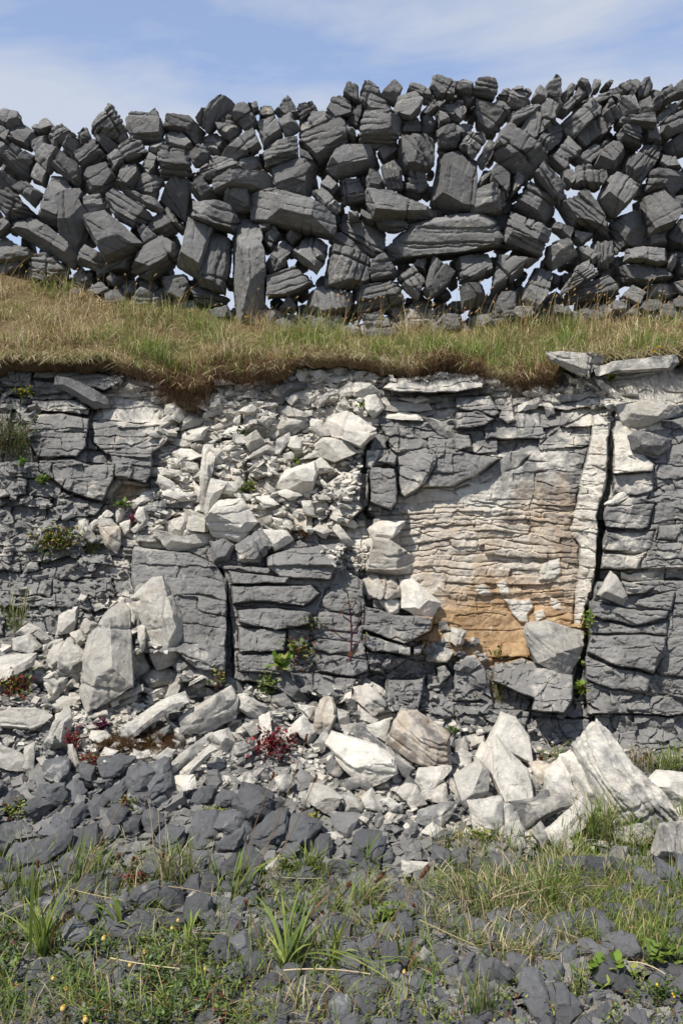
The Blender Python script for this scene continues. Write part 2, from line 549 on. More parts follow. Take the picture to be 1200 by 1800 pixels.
# ------------------------------------------------------------------ the dry stone wall
# outlines in thirds of a photo pixel from each panel's corner; letters after '|' : b banded, n plain, t twin joints, name after '='
WA = """
-30,220 0,225 105,240 120,285 60,345 0,310 -30,310
110,283 205,345 165,440 62,400 75,340
-30,305 0,308 70,350 55,415 0,375 -30,370
-40,372 50,415 15,490 -40,530
240,262 297,318 215,360 178,322
180,390 258,348 265,410 205,462 180,440
345,308 398,350 345,385 295,425 258,380 275,335 |b
70,412 200,475 130,598 15,490 |b
255,408 335,445 290,505 260,555 190,490 205,455
375,365 420,400 385,485 325,435
455,305 483,375 430,415 408,375
595,198 625,235 668,330 610,360 510,365 472,320 530,235 |b=peaked striped stone standing point-up on the wall top
335,455 430,530 425,600 395,615 290,525
205,505 258,555 235,622 172,590 175,530
515,385 560,460 440,540 390,475 |b
575,362 625,410 570,450 530,410 510,375
610,340 665,330 690,400 640,415
690,395 750,395 785,455 640,520 610,550 565,465 |b
670,270 690,258 800,275 835,245 860,310 855,385 700,390 670,310 |n=flat-topped stone with an upright crack on the wall top
870,268 1020,278 1080,330 1040,415 985,360 860,330
865,345 950,335 1020,420 985,450 870,425
1180,158 1235,180 1105,345 1045,285 |b=thin slab tilted steeply against the sky on the wall top
1060,365 1145,350 1190,395 1150,475 1065,420
1140,300 1200,265 1270,325 1215,385 1165,355
780,385 870,395 865,430 830,460 785,440
840,430 985,450 1015,550 850,580 830,500 |b
1060,418 1105,435 1130,490 1030,525 990,455
795,452 835,480 825,545 790,575 745,520
645,515 735,515 745,570 685,660 615,640
575,495 620,590 560,690 480,685 425,600 440,545 |n=dark rounded lump with rough faces in the left half of the wall
740,570 870,590 825,700 700,660 |b
265,560 335,560 400,640 310,700 318,780 310,840 208,800 215,690 |t=tall narrow stone split by joints near the left end of the wall
140,592 220,650 180,730 85,640
0,545 105,600 85,640 20,690 -40,690 -40,545
75,655 180,760 170,790 60,830 0,740 0,690
350,670 440,655 455,680 435,720 480,790 440,900 405,960 330,900 312,720 |n=upright hollow-sided stone left of the trapezoid block
420,690 550,690 575,750 480,790 435,745
600,650 800,770 790,800 730,860 615,800 560,700 |b
650,655 700,665 840,710 870,750 845,765 760,730
920,570 1005,600 1005,680 970,800 850,700 870,640
1070,575 1130,660 1060,720 1035,680 990,630
1150,478 1260,500 1290,545 1110,595 1015,590 1060,540 |b
1030,720 1150,715 1235,730 1260,790 1240,860 1130,840 1030,810 |t
980,795 1135,850 1060,1120 940,1050 |n=broad smooth slab standing upright left of the tall pillar stone
1145,865 1220,905 1215,1060 1190,1195 1060,1160 1090,1010
885,735 965,850 850,890 780,910 785,810
770,835 840,900 770,945 735,875
440,805 560,770 640,830 755,930 560,1020 |n=trapezoid block crossed by one long crack low in the left half
165,785 400,970 405,1010 380,1050 330,1020 70,860 90,825 |n=long dark stone slanting down to the right low at the left end
0,800 35,790 75,840 30,880 -30,900 -30,800
-30,915 60,915 200,990 180,1020 60,1040 -30,1045
-30,1060 0,1060 90,1015 140,1050 110,1080 20,1120
130,1080 210,1000 280,985 365,1080 355,1110 280,1150 150,1110 |b=low domed banded stone half sunk in the grass at the left end
440,930 555,1000 575,1035 510,1070 408,1030 410,970
600,985 770,945 700,1020 690,1070 600,1080 530,1130 520,1090 |b
850,878 935,945 935,1020 880,1065 790,1115 695,1070 710,1000 |t=big boulder with pale scars resting low left of the upright slabs
370,1110 430,1065 490,1070 500,1120 420,1190 365,1150
450,1180 530,1120 590,1180 510,1220
840,1110 990,1095 1010,1160 960,1245 870,1210
690,1230 750,1160 850,1220 850,1270 700,1270
1010,1180 1060,1150 1200,1210 1180,1260 1050,1260 |b
590,1080 640,1110 610,1160 565,1130
650,1150 690,1140 715,1190 660,1205
380,1180 440,1160 470,1230 390,1240
560,1190 640,1160 680,1240 570,1250
1090,1270 1200,1255 1230,1320 1110,1330
940,1240 1030,1230 1060,1300 950,1310
"""
WB = """
0,650 110,655 130,750 45,760 0,745 -20,700
-70,605 0,570 205,558 245,580 245,615 210,645 0,640 -60,655 |n=long thin slab lying level above the tall pillar stone
90,195 150,250 165,295 90,340 30,265 50,215 |t
105,195 155,190 165,222 140,238
170,215 240,225 250,270 165,285
150,300 260,275 290,360 190,420
310,150 360,210 375,250 290,275 245,235 |b=sharp pointed stone on the wall top left of the rise
265,285 330,235 380,310 310,370 |b
365,215 450,193 480,240 420,270 385,300 |b
0,270 30,270 75,325 35,375 -40,345 -60,300
0,405 140,335 175,420 100,470 25,510 0,515 -30,470 |t
31,520 160,460 185,530 60,575
185,455 210,410 365,365 375,480 205,530 |b
390,310 450,250 520,240 550,290 420,360 380,360
380,365 620,290 670,350 670,385 480,495 385,400 |t=large oblong block tilted up to the right below the wall top
510,235 540,165 585,155 640,190 655,260 560,295
656,210 700,195 705,240 680,320 625,280
635,88 690,95 690,195 650,175 610,155 |b=small striped cube at the step where the wall top rises
720,90 750,83 810,130 790,160 700,135 |b
875,65 918,110 880,190 795,150
700,155 730,150 860,205 865,240 740,235 695,190
715,240 905,250 905,370 880,395 690,405 685,345 |bt=big banded block with two upright joints
895,145 990,140 1025,190 1010,240 960,278 870,235
1000,80 1070,115 1090,170 1040,185 935,135 955,100 |b
1085,45 1150,65 1195,100 1190,165 1110,150 1065,95 |b=pale banded stone forming the highest point near the middle
1090,170 1115,215 1050,265 1010,255
920,290 1090,265 1105,300 1070,370 925,370
900,375 1050,370 1085,400 1085,510 1040,545 935,550 910,510 |g=square block cracked in a grid right of the middle
600,440 780,405 785,480 750,520 570,590 525,545 545,490 |n=long lit block sloping up to the right beside the square cracked block
380,435 430,450 470,510 385,490
235,540 385,495 475,510 445,620 430,710 300,690 250,680 |n=broad shield-shaped stone above the long lintel stone
490,620 530,570 585,630 550,665
500,625 560,680 600,740 570,780 530,770 445,650
590,600 690,580 730,695 600,725
745,540 800,545 830,620 810,650 740,650 730,600
810,520 880,485 915,550 915,640 850,655 825,600 |b
790,450 895,400 900,450 820,510 |b
930,560 1030,560 1060,640 1010,695 925,680
1115,470 1200,440 1310,490 1305,560 1270,780 1200,775 1070,715 1100,560 |n=biggest upright block right of the middle of the wall
730,660 870,665 1085,745 1080,775 950,800 770,805 740,720 |n=long pointed slab lying level left of the biggest upright block
635,770 690,760 695,805 640,810
700,750 770,790 770,820 740,820 695,785
120,658 210,665 440,720 560,790 565,850 550,890 420,865 130,780 |n=long lintel stone sloping right from the top of the pillar
570,840 640,810 720,815 830,850 830,985 760,1000 590,880
530,890 590,880 750,990 690,1000 530,920
785,810 940,815 945,840 880,865 800,840
840,940 900,880 960,825 1200,783 1320,785 1400,830 1450,905 1445,945 1260,985 870,1010 |b=huge ribbed slab lying level, the longest stone of the wall
50,770 165,800 165,900 195,960 205,1130 185,1380 60,1380 35,1180 25,900 |n=tall pillar stone standing upright from the grass
165,820 240,815 245,855 175,870
180,905 250,835 295,890 230,965
310,905 345,840 395,885 340,935
195,1040 295,900 345,950 300,1050 225,1080
425,865 530,925 510,1020 470,1095 335,985 |t
540,935 745,1000 745,1130 700,1160 520,1155 515,1090 |t=big square-ended block under the huge ribbed slab
750,1030 830,985 905,1065 880,1110 755,1140
205,1110 370,1035 455,1135 320,1210 220,1220 |b
890,1100 970,1045 1035,1130 1000,1225 950,1190 |b
1075,1000 1195,1080 1150,1150 1060,1230 1025,1180 |t
680,1160 895,1130 935,1230 740,1290 680,1300 |b=oblong banded stone lying just above the grass line
435,1180 520,1150 670,1200 650,1300 480,1320 410,1290
320,1205 365,1260 350,1290 270,1290
190,1240 260,1300 220,1360 190,1340
705,1310 820,1285 830,1360 730,1370
245,1335 320,1300 370,1380 300,1390
360,1310 420,1290 445,1340 380,1360
450,1370 590,1330 650,1350 620,1410 480,1420
655,1335 690,1335 690,1400 650,1400
890,1340 960,1250 1100,1290 1120,1400 950,1420 |p
990,1020 1050,1010 1040,1080 970,1050
1120,1320 1200,1300 1240,1390 1120,1400 |p
1125,205 1200,190 1240,230 1200,290 1150,260 |b
1105,240 1150,255 1175,300 1110,310
1100,340 1200,300 1230,350 1200,420 1110,430
720,1385 900,1375 930,1430 740,1440
"""
WC = """
-30,70 60,66 92,100 75,140 0,120 -20,100
110,65 195,78 218,125 195,175 75,130 |b
30,115 80,150 85,195 50,215 10,140
0,180 35,190 50,250 15,295 -20,260
95,180 220,225 272,265 200,370 140,330 110,290 100,230 |t=wedge with a smooth lit face under the right-hand wall top
0,320 60,290 100,290 80,350 0,410 -20,370
250,110 330,135 390,175 350,215 275,200 220,145 |b
320,95 345,105 350,140 290,120
355,125 385,110 400,140 380,165
430,100 480,135 470,190 400,165
520,50 550,60 555,130 545,170 470,125 480,85
600,85 630,90 625,130 575,185 555,150
640,75 700,70 725,110 700,150 650,115 630,100 |b
735,55 755,85 755,120 725,120
650,110 690,150 570,265 535,250
800,70 825,85 800,120 765,110
710,175 820,105 862,150 850,180 810,160 740,200 |b
845,100 910,70 920,130 885,150 860,140
920,65 970,60 970,115 935,145
985,70 1020,55 1050,120 1000,170 955,185 940,140 |b
1130,90 1145,125 1150,160 1030,235 1020,200 1060,130 |b
1145,110 1200,65 1240,50 1240,140 1155,155
195,180 240,190 285,235 265,250 190,215
280,245 430,195 445,210 430,250 290,305
440,215 490,170 555,210 530,250 530,290 460,345
320,340 390,250 430,255 460,350 400,395 |b
545,275 575,310 570,370 470,465 410,420 |b=ribbed slab slanting up to the right beside the large square block
690,172 755,215 750,260 620,375 560,285 |b
735,268 815,325 790,360 680,430 630,370 650,330 |t
760,240 805,175 870,260 810,310 760,265 |b
850,165 935,148 955,245 880,260 845,205 |p=pale smooth-faced block near the top of the right end
955,190 1010,165 1020,255 960,255
845,270 885,270 880,330 845,320
880,270 1045,255 1050,315 900,300
900,280 990,310 995,380 970,425 860,390 850,350 |b
1000,345 1065,320 1085,370 1075,425 1000,400
1050,260 1170,175 1185,200 1100,290 1050,320
1090,300 1240,215 1240,330 1110,375 1080,350 |b
1085,415 1200,335 1250,360 1250,450 1140,480
260,320 470,470 480,500 370,610 270,520 200,430 |t=large square block tilted on its corner in the right half
20,420 60,340 150,345 160,380 90,490 |b
110,490 165,390 210,400 205,460 140,540
590,365 660,435 640,480 600,490 605,530 575,560 480,480 530,440
620,490 720,410 770,450 690,530
770,400 890,400 895,450 820,555 730,520 760,450 |t
990,410 1090,430 1060,510 960,640 880,560 950,460 |b=tall striped block leaning right near the right end
860,570 900,470 950,455 890,560
1080,460 1160,475 1185,535 1100,540 1070,510
1010,560 1090,535 1200,540 1210,600 1130,690 1000,650
810,560 890,600 960,645 925,700 850,780 750,700 |b=closely striped block leaning right in the right half
640,520 780,560 790,600 760,640 620,620 625,570 |r=ridged stone with upright ribs below the cluster of lit blocks
560,545 610,545 630,600 600,640 560,590
450,515 585,620 595,680 550,725 500,670 405,580 |b
215,510 300,560 290,640 270,680 185,600 190,540
305,545 355,580 350,630 290,680 300,610
150,535 190,545 175,590 120,645 105,630
90,655 225,630 250,670 260,720 240,765 100,770 75,740 |p=boxy stone blotched with white lichen above the huge ribbed slab
370,612 525,715 520,770 465,830 300,735 |b=striped block above the big block with yellow lichen
300,745 490,860 480,920 440,1000 260,930 260,860 |b=big striped block tilted down to the right with yellow lichen dots
540,740 680,645 750,740 815,860 800,890 690,850 610,850 |b=large fan-cracked stone in the middle of the right half
965,690 1070,655 1160,795 1130,850 1010,890 975,800 |n=smooth plain block leaning left near the right end
840,790 960,750 1000,880 990,930 850,975 815,830 |b=rounded striped block beside the smooth plain block
1120,700 1190,680 1240,700 1240,760 1150,765
1010,890 1100,860 1105,930 1020,935
1110,900 1180,800 1240,780 1240,950 1150,950 |b
515,825 620,855 600,910 545,870 500,850
610,870 730,885 660,940 615,910
480,940 600,905 645,985 510,1065 470,1010
640,940 690,935 745,1015 710,1045 670,1000
725,930 820,930 830,1010 790,1065 745,1040 720,970 |r
905,955 1000,940 1115,950 1110,1035 1050,1045 890,1020 |n=level blocky stone stacked over the smooth rounded bar
850,1055 960,1045 1110,1070 1125,1110 1000,1150 885,1130 |n=smooth rounded bar lying level low at the right end
1120,990 1160,975 1175,1000 1140,1070 1110,1060
1160,1020 1240,970 1240,1090 1170,1090
0,1005 170,975 195,1085 75,1145 20,1130
230,975 435,1015 300,1130 185,1200 205,1090 |t=triangular stone pointing right beside a wide sky gap
430,1045 520,1075 470,1220 410,1300 350,1230 360,1170 |b=leaning upright stone standing on the grass right of a sky gap
570,1150 640,1040 700,1010 750,1080 740,1100 550,1200 |b
570,1220 600,1160 800,1105 850,1170 850,1200 580,1250 |b
870,1210 930,1145 995,1195 960,1265
1000,1225 1010,1150 1160,1155 1180,1210 1100,1235 |p
20,1150 150,1130 175,1200 110,1260 30,1290 |t
190,1280 240,1190 320,1185 320,1300 200,1330
770,1270 830,1225 910,1250 900,1290 790,1310 |p
690,1260 740,1245 765,1275 700,1290
460,1275 520,1250 580,1280 560,1310 470,1320
800,1330 900,1290 940,1290 860,1350
1130,1300 1200,1270 1240,1290 1240,1350 1150,1360
920,1310 980,1290 1010,1350 940,1370
1008,1320 1110,1300 1120,1340 1030,1360
480,1330 600,1320 600,1370 500,1380
700,1330 760,1310 790,1350 720,1375
1140,1130 1240,1110 1240,1210 1180,1190
600,1290 690,1270 720,1330 620,1350
"""
GAPS = """A 200,760 215,630 325,415 485,365 690,360 770,410 495,935 920,1075 940,880 1020,695 560,690 960,815 840,705 610,650 1125,470 15,785 370,1075 430,1055 600,765 1120,605 60,885 215,980 800,750
B 170,460 205,545 380,430 475,590 440,710 280,840 235,650 205,990 330,1040 620,750 1060,590 1045,700 665,330 920,275 470,560 380,1240 860,1120 960,1215 1195,1105 15,1180 155,350 80,345 830,430 650,1170 860,200 990,270 1070,380
C 55,270 95,330 830,335 850,540 605,530 110,600 195,515 510,880 525,810 215,990 350,1140 500,1180 540,1065 800,800 605,680 10,1110 180,1160 1095,395 470,890 1185,500 545,395 935,740 840,985 460,1000 355,1270 720,670"""
POFF = {'A': (0, 120), 'B': (400, 120), 'C': (800, 120), 'D': (0, 600), 'E': (400, 600), 'F': (800, 600),
        'G': (0, 1000), 'H': (400, 1000), 'I': (800, 1000), 'J': (0, 1380), 'K': (400, 1380), 'L': (800, 1380)}


def pts(txt, panel):
    ox, oy = POFF[panel]
    return [(ox + float(a) / 3, oy + float(b) / 3) for a, b in (w.split(',') for w in txt.split())]


def parse(block, panel):
    for ln in block.strip().splitlines():
        if not ln.strip():
            continue
        body, _, rest = ln.partition('|')
        fl, _, lab = rest.partition('=')
        yield pts(body, panel), fl.strip(), lab.strip()


gap_pts = np.array([p for ln in GAPS.splitlines() for p in pts(ln[2:], ln[0])])
YW = 7.30
wall_items = []       # (object, centre px, radius px, hand label, flags)
gu, gv = np.meshgrid(np.arange(-20, 1221, 4.0), np.arange(120, 620, 4.0))
cover = np.zeros(gu.shape, bool)
wr = np.random.default_rng(77)


def wall_stone(p, fl, lab, Y, T, grow=1.05):
    p = np.array(p)
    ang, el = pca_angle(p * [1, -1])
    rad = math.sqrt(hull_area(p) / math.pi)
    bed = None
    th = ang + wr.normal(0, 0.08)
    if 'b' in fl:
        bed = (th, wr.uniform(0.030, 0.045), wr.uniform(0.016, 0.026), 0.0072)
    elif 'g' in fl:
        bed = (th + math.pi / 2, 0.050, 0.03, 0.009)
    elif 'r' in fl:
        bed = (math.pi / 2 + 0.1, 0.034, 0.028, 0.009)
    elif 't' in fl:
        bed = (th + (math.pi / 2 if wr.random() < 0.4 else 0), 0.075, 0.026, 0.008)
    elif 'n' not in fl:
        bed = (th + (math.pi / 2 if wr.random() < 0.25 else 0), wr.uniform(0.04, 0.08), wr.uniform(0.010, 0.022), 0.008)
    else:
        bed = (th, 0.10, 0.011, 0.007)
    da = math.pi / 2 + wr.normal(0, 1.0)
    dm = wr.uniform(.6, 1.0)
    sx, sy = dm * math.cos(da), dm * math.sin(da)
    o = rock_from_px('wall_stone', p, Y, T, wr, M_STONE, grow=grow, pale=0.02 + 0.22 * wr.random() ** 2 + (0.22 if 'p' in fl else 0),
                     L=0.0075, sf=wr.uniform(0.66, 0.88), shift=(sx, sy), tilt=(wr.normal(0, 0.25), wr.normal(0.08, 0.22)),
                     crisp=1.0, fymin=.8, chips=int(wr.integers(0, 4)), bed=bed, rough=wr.uniform(0.7, 1.2))
    o['group'] = 'stones of the dry stone wall'
    o['category'] = 'wall stone'
    wall_items.append([o, p.mean(0), rad, lab, p, el, ang])


for blk, pn in ((WA, 'A'), (WB, 'B'), (WC, 'C')):
    for p, fl, lab in parse(blk, pn):
        rad = math.sqrt(hull_area(np.array(p)) / math.pi)
        T = min(0.42, max(0.16, rad * 2.1 * YW / F))
        wall_stone(p, fl, lab, YW + wr.normal(0, 0.035), T)
        cover |= inpoly(p, gu, gv)
# second-row stones seen dark through the joints
top_line = np.array([np.where(cover[:, i].any(), gv[cover[:, i].argmax(), i], 999) for i in range(gu.shape[1])])
free = (~cover) & (gv > top_line[None] + 14) & (gv < 580)
cand = np.stack([gu[free], gv[free]], -1)
wr.shuffle(cand)
placed = []
for c in cand:
    if len(placed) >= 330:
        break
    if np.hypot(*(gap_pts - c).T).min() < (8 if c[1] < 470 else (3 if c[0] > 560 else 6)):
        continue
    if placed and np.hypot(*(np.array(placed) - c).T).min() < 12:
        continue
    placed.append(c)
    k = wr.integers(5, 7)
    a = np.sort(wr.uniform(0, 2 * math.pi, k)) if False else np.arange(k) * 2 * math.pi / k + wr.uniform(0, 0.7, k)
    rr = wr.uniform(13, 20)
    # keep clear of the sky gaps
    gd = np.hypot(*(gap_pts - c).T).min()
    rr = min(rr, max(7, gd - 3))
    p = np.stack([c[0] + rr * np.cos(a) * wr.uniform(0.8, 1.25), c[1] + rr * np.sin(a)], -1)
    wall_stone(p, '', '', YW + 0.17 + wr.uniform(0, 0.06), 0.2)
    wall_items[-1][3] = '?back'

# low footing stones half hidden by the grass
for fu_ in np.arange(440, 1230, 25.0):
    fv_ = np.interp(fu_, [400, 600, 800, 1000, 1200], [552, 578, 574, 558, 548]) + wr.uniform(-12, 8)
    k = int(wr.integers(5, 7))
    a = np.arange(k) * 2 * math.pi / k + wr.uniform(0, 0.6, k)
    rr_ = wr.uniform(13, 21)
    p = np.stack([fu_ + rr_ * 1.25 * np.cos(a), fv_ + rr_ * .8 * np.sin(a)], -1)
    wall_stone(p, 'p' if wr.random() < .4 else '', '', YW - 0.04 + wr.uniform(0, 0.1), 0.2)
    wall_items[-1][3] = '?foot'

backs = [it for it in wall_items if it[3] == '?back']
backs.sort(key=lambda it: -it[2])
keep = 300 - (len(wall_items) - len(backs))
spare = backs[max(keep, 0):]
wall_items = [it for it in wall_items if not any(it is b for b in spare)]


def merge_spare(spare, name, mat, label, cat):
    """stones beyond the countable ones, as one mass"""
    PV, PQ, PT, k0 = [], [], [], 0
    for it in spare:
        me = it[0].data
        v = np.empty(len(me.vertices) * 3, np.float32)
        me.vertices.foreach_get('co', v)
        v = v.reshape(-1, 3) + np.array(it[0].location)
        lt = np.empty(len(me.polygons), np.int32)
        me.polygons.foreach_get('loop_total', lt)
        li = np.empty(len(me.loops), np.int32)
        me.loops.foreach_get('vertex_index', li)
        st_ = np.concatenate([[0], np.cumsum(lt)[:-1]])
        PQ.append(li[st_[lt == 4][:, None] + np.arange(4)] + k0)
        PT.append(li[st_[lt == 3][:, None] + np.arange(3)] + k0)
        PV.append(v)
        k0 += len(v)
        bpy.data.objects.remove(it[0])
        bpy.data.meshes.remove(me)
    if spare:
        o = add_mesh(name, np.concatenate(PV), np.concatenate(PQ), np.concatenate(PT), mat, sharp=27)
        o['pale'] = 0.05
        o['ochre'] = 0.0
        tag(o, label, cat, kind='stuff')


merge_spare(spare, 'hearting_stones', M_STONE, 'small shaded packing stones deep in the joints of the wall', 'packing stones')


# every stone gets a label of its own: its look, then where it sits beside a stone one can find
def direction(d):
    a = math.degrees(math.atan2(-d[1], d[0])) % 360
    return ['right of', 'above and right of', 'above', 'above and left of', 'left of', 'below and left of', 'below', 'below and right of'][int(((a + 22.5) % 360) // 45)]


ORD = ['', 'second ', 'third ', 'fourth ', 'fifth ', 'sixth ', 'seventh ', 'eighth ', 'ninth ', 'tenth ', 'eleventh ', 'twelfth ']
SHORT = {'peaked striped': 'the peaked striped stone', 'flat-topped': 'the flat-topped cracked stone', 'thin slab tilted': 'the thin slab tilted against the sky',
         'dark rounded lump': 'the dark rounded lump', 'tall narrow stone': 'the tall split stone at left', 'upright hollow': 'the upright hollow-sided stone',
         'broad smooth slab': 'the broad upright slab', 'trapezoid': 'the trapezoid block', 'long dark stone slanting': 'the long slanting dark stone',
         'low domed': 'the domed stone in the grass', 'big boulder with pale': 'the scarred boulder', 'long thin slab lying': 'the long thin level slab',
         'sharp pointed': 'the sharp pointed top stone', 'large oblong': 'the large oblong block', 'small striped cube': 'the small striped cube',
         'big banded': 'the big banded block', 'pale banded': 'the pale stone at the highest point', 'square block cracked': 'the square grid-cracked block',
         'long lit block': 'the long lit sloping block', 'broad shield': 'the shield-shaped stone', 'biggest upright': 'the biggest upright block',
         'long pointed slab': 'the long pointed slab', 'long lintel': 'the long lintel stone', 'huge ribbed': 'the huge ribbed slab', 'tall pillar': 'the tall pillar stone',
         'big square-ended': 'the big square-ended block', 'oblong banded': 'the oblong banded stone', 'wedge with': 'the smooth-faced wedge',
         'ribbed slab slanting': 'the slanting ribbed slab', 'pale smooth-faced': 'the pale smooth-faced block', 'large square block tilted': 'the large cornerwise block',
         'tall striped block': 'the tall striped leaning block', 'closely striped': 'the closely striped block', 'ridged stone': 'the upright-ribbed stone',
         'boxy stone': 'the lichen-blotched boxy stone', 'striped block above': 'the striped block over the lichen-dotted one', 'big striped block': 'the big lichen-dotted block',
         'large fan': 'the large fan-cracked stone', 'smooth plain': 'the smooth plain block', 'rounded striped': 'the rounded striped block',
         'level blocky': 'the level blocky stone', 'smooth rounded bar': 'the smooth rounded bar', 'triangular': 'the triangular stone', 'leaning upright': 'the leaning upright stone'}


def name_all(items, noun, marks, tone=lambda it: 'grey'):
    """items: [object, centre, radius, label, outline, elongation, angle]"""
    keyed = {}
    for it in items:
        if it[3] and it[3][0] != '?':
            it[0]['label'] = it[3]
            continue
        d = [(np.hypot(*(it[1] - m[0])), k) for k, m in enumerate(marks)]
        d.sort()
        m = marks[d[0][1]]
        size = 'small' if it[2] < 17 else ('mid-sized' if it[2] < 27 else 'large')
        a = abs(math.degrees(it[6])) % 180
        a = min(a, 180 - a)
        if it[5] > 2.0:
            shp = 'slab'
        elif it[5] > 1.45:
            shp = 'oblong ' + noun
        else:
            shp = 'squat ' + noun
        base = f"{size} {tone(it)} {shp}" if len(m[1].split()) < 7 else f'{size} {tone(it)} {noun}'
        if it[3] == '?back':
            base = f'shaded {noun} wedged behind'
        if it[3] == '?foot':
            base = f'{size} footing stone in the grass'
        rel = direction(it[1] - m[0]) + ' ' + m[1]
        keyed.setdefault((base, rel), []).append((d[0][0], it))
    for (base, rel), lst in keyed.items():
        lst.sort(key=lambda t: t[0])
        for k, (_, it) in enumerate(lst):
            it[0]['label'] = (('' if k == 0 and len(lst) == 1 else ('nearer ' if k == 0 and len(lst) == 2 else 'nearest ' if k == 0 else 'farther ' if len(lst) == 2 else ORD[min(k, 11)] + 'nearest ')) + f'{base} {rel}')


marks = []
for it in wall_items:
    for k, s in SHORT.items():
        if it[3].startswith(k):
            marks.append((it[1], s))
name_all(wall_items, 'stone', marks)

# ------------------------------------------------------------------ quarried rock face and the ground at its foot
TU = [-400, 0, 300, 600, 900, 1200, 1600]
TV = [560, 640, 800, 950, 1100, 1200, 1300, 1400, 1500, 1600, 1700, 1800, 1960, 2400]
TT = [[6.75] * 7,
      [6.28] * 7,
      [6.00, 6.02, 6.12, 6.12, 6.00, 5.92, 5.90],
      [5.92, 5.90, 5.92, 5.92, 5.97, 5.78, 5.75],
      [5.70, 5.66, 5.68, 5.75, 5.93, 5.72, 5.70],
      [5.42, 5.38, 5.48, 5.64, 5.78, 5.66, 5.65],
      [5.02, 5.02, 5.10, 5.24, 5.55, 5.60, 5.60],
      [4.68, 4.70, 4.74, 4.78, 4.92, 5.05, 5.10],
      [4.36, 4.37, 4.38, 4.40, 4.45, 4.48, 4.50],
      [3.90, 3.90, 3.90, 3.92, 3.95, 3.97, 3.98],
      [3.49, 3.49, 3.49, 3.50, 3.51, 3.52, 3.52],
      [3.13, 3.13, 3.13, 3.13, 3.14, 3.14, 3.14],
      [2.65] * 7,
      [1.87] * 7]


def base_depth(u, v):
    # rounded joins between the table's cells
    r = 0
    for du, dv, w in ((0, 0, .4), (40, 0, .15), (-40, 0, .15), (0, 18, .15), (0, -18, .15)):
        r = r + w * interp_tab(TU, TV, TT, u + du, v + dv)
    return r


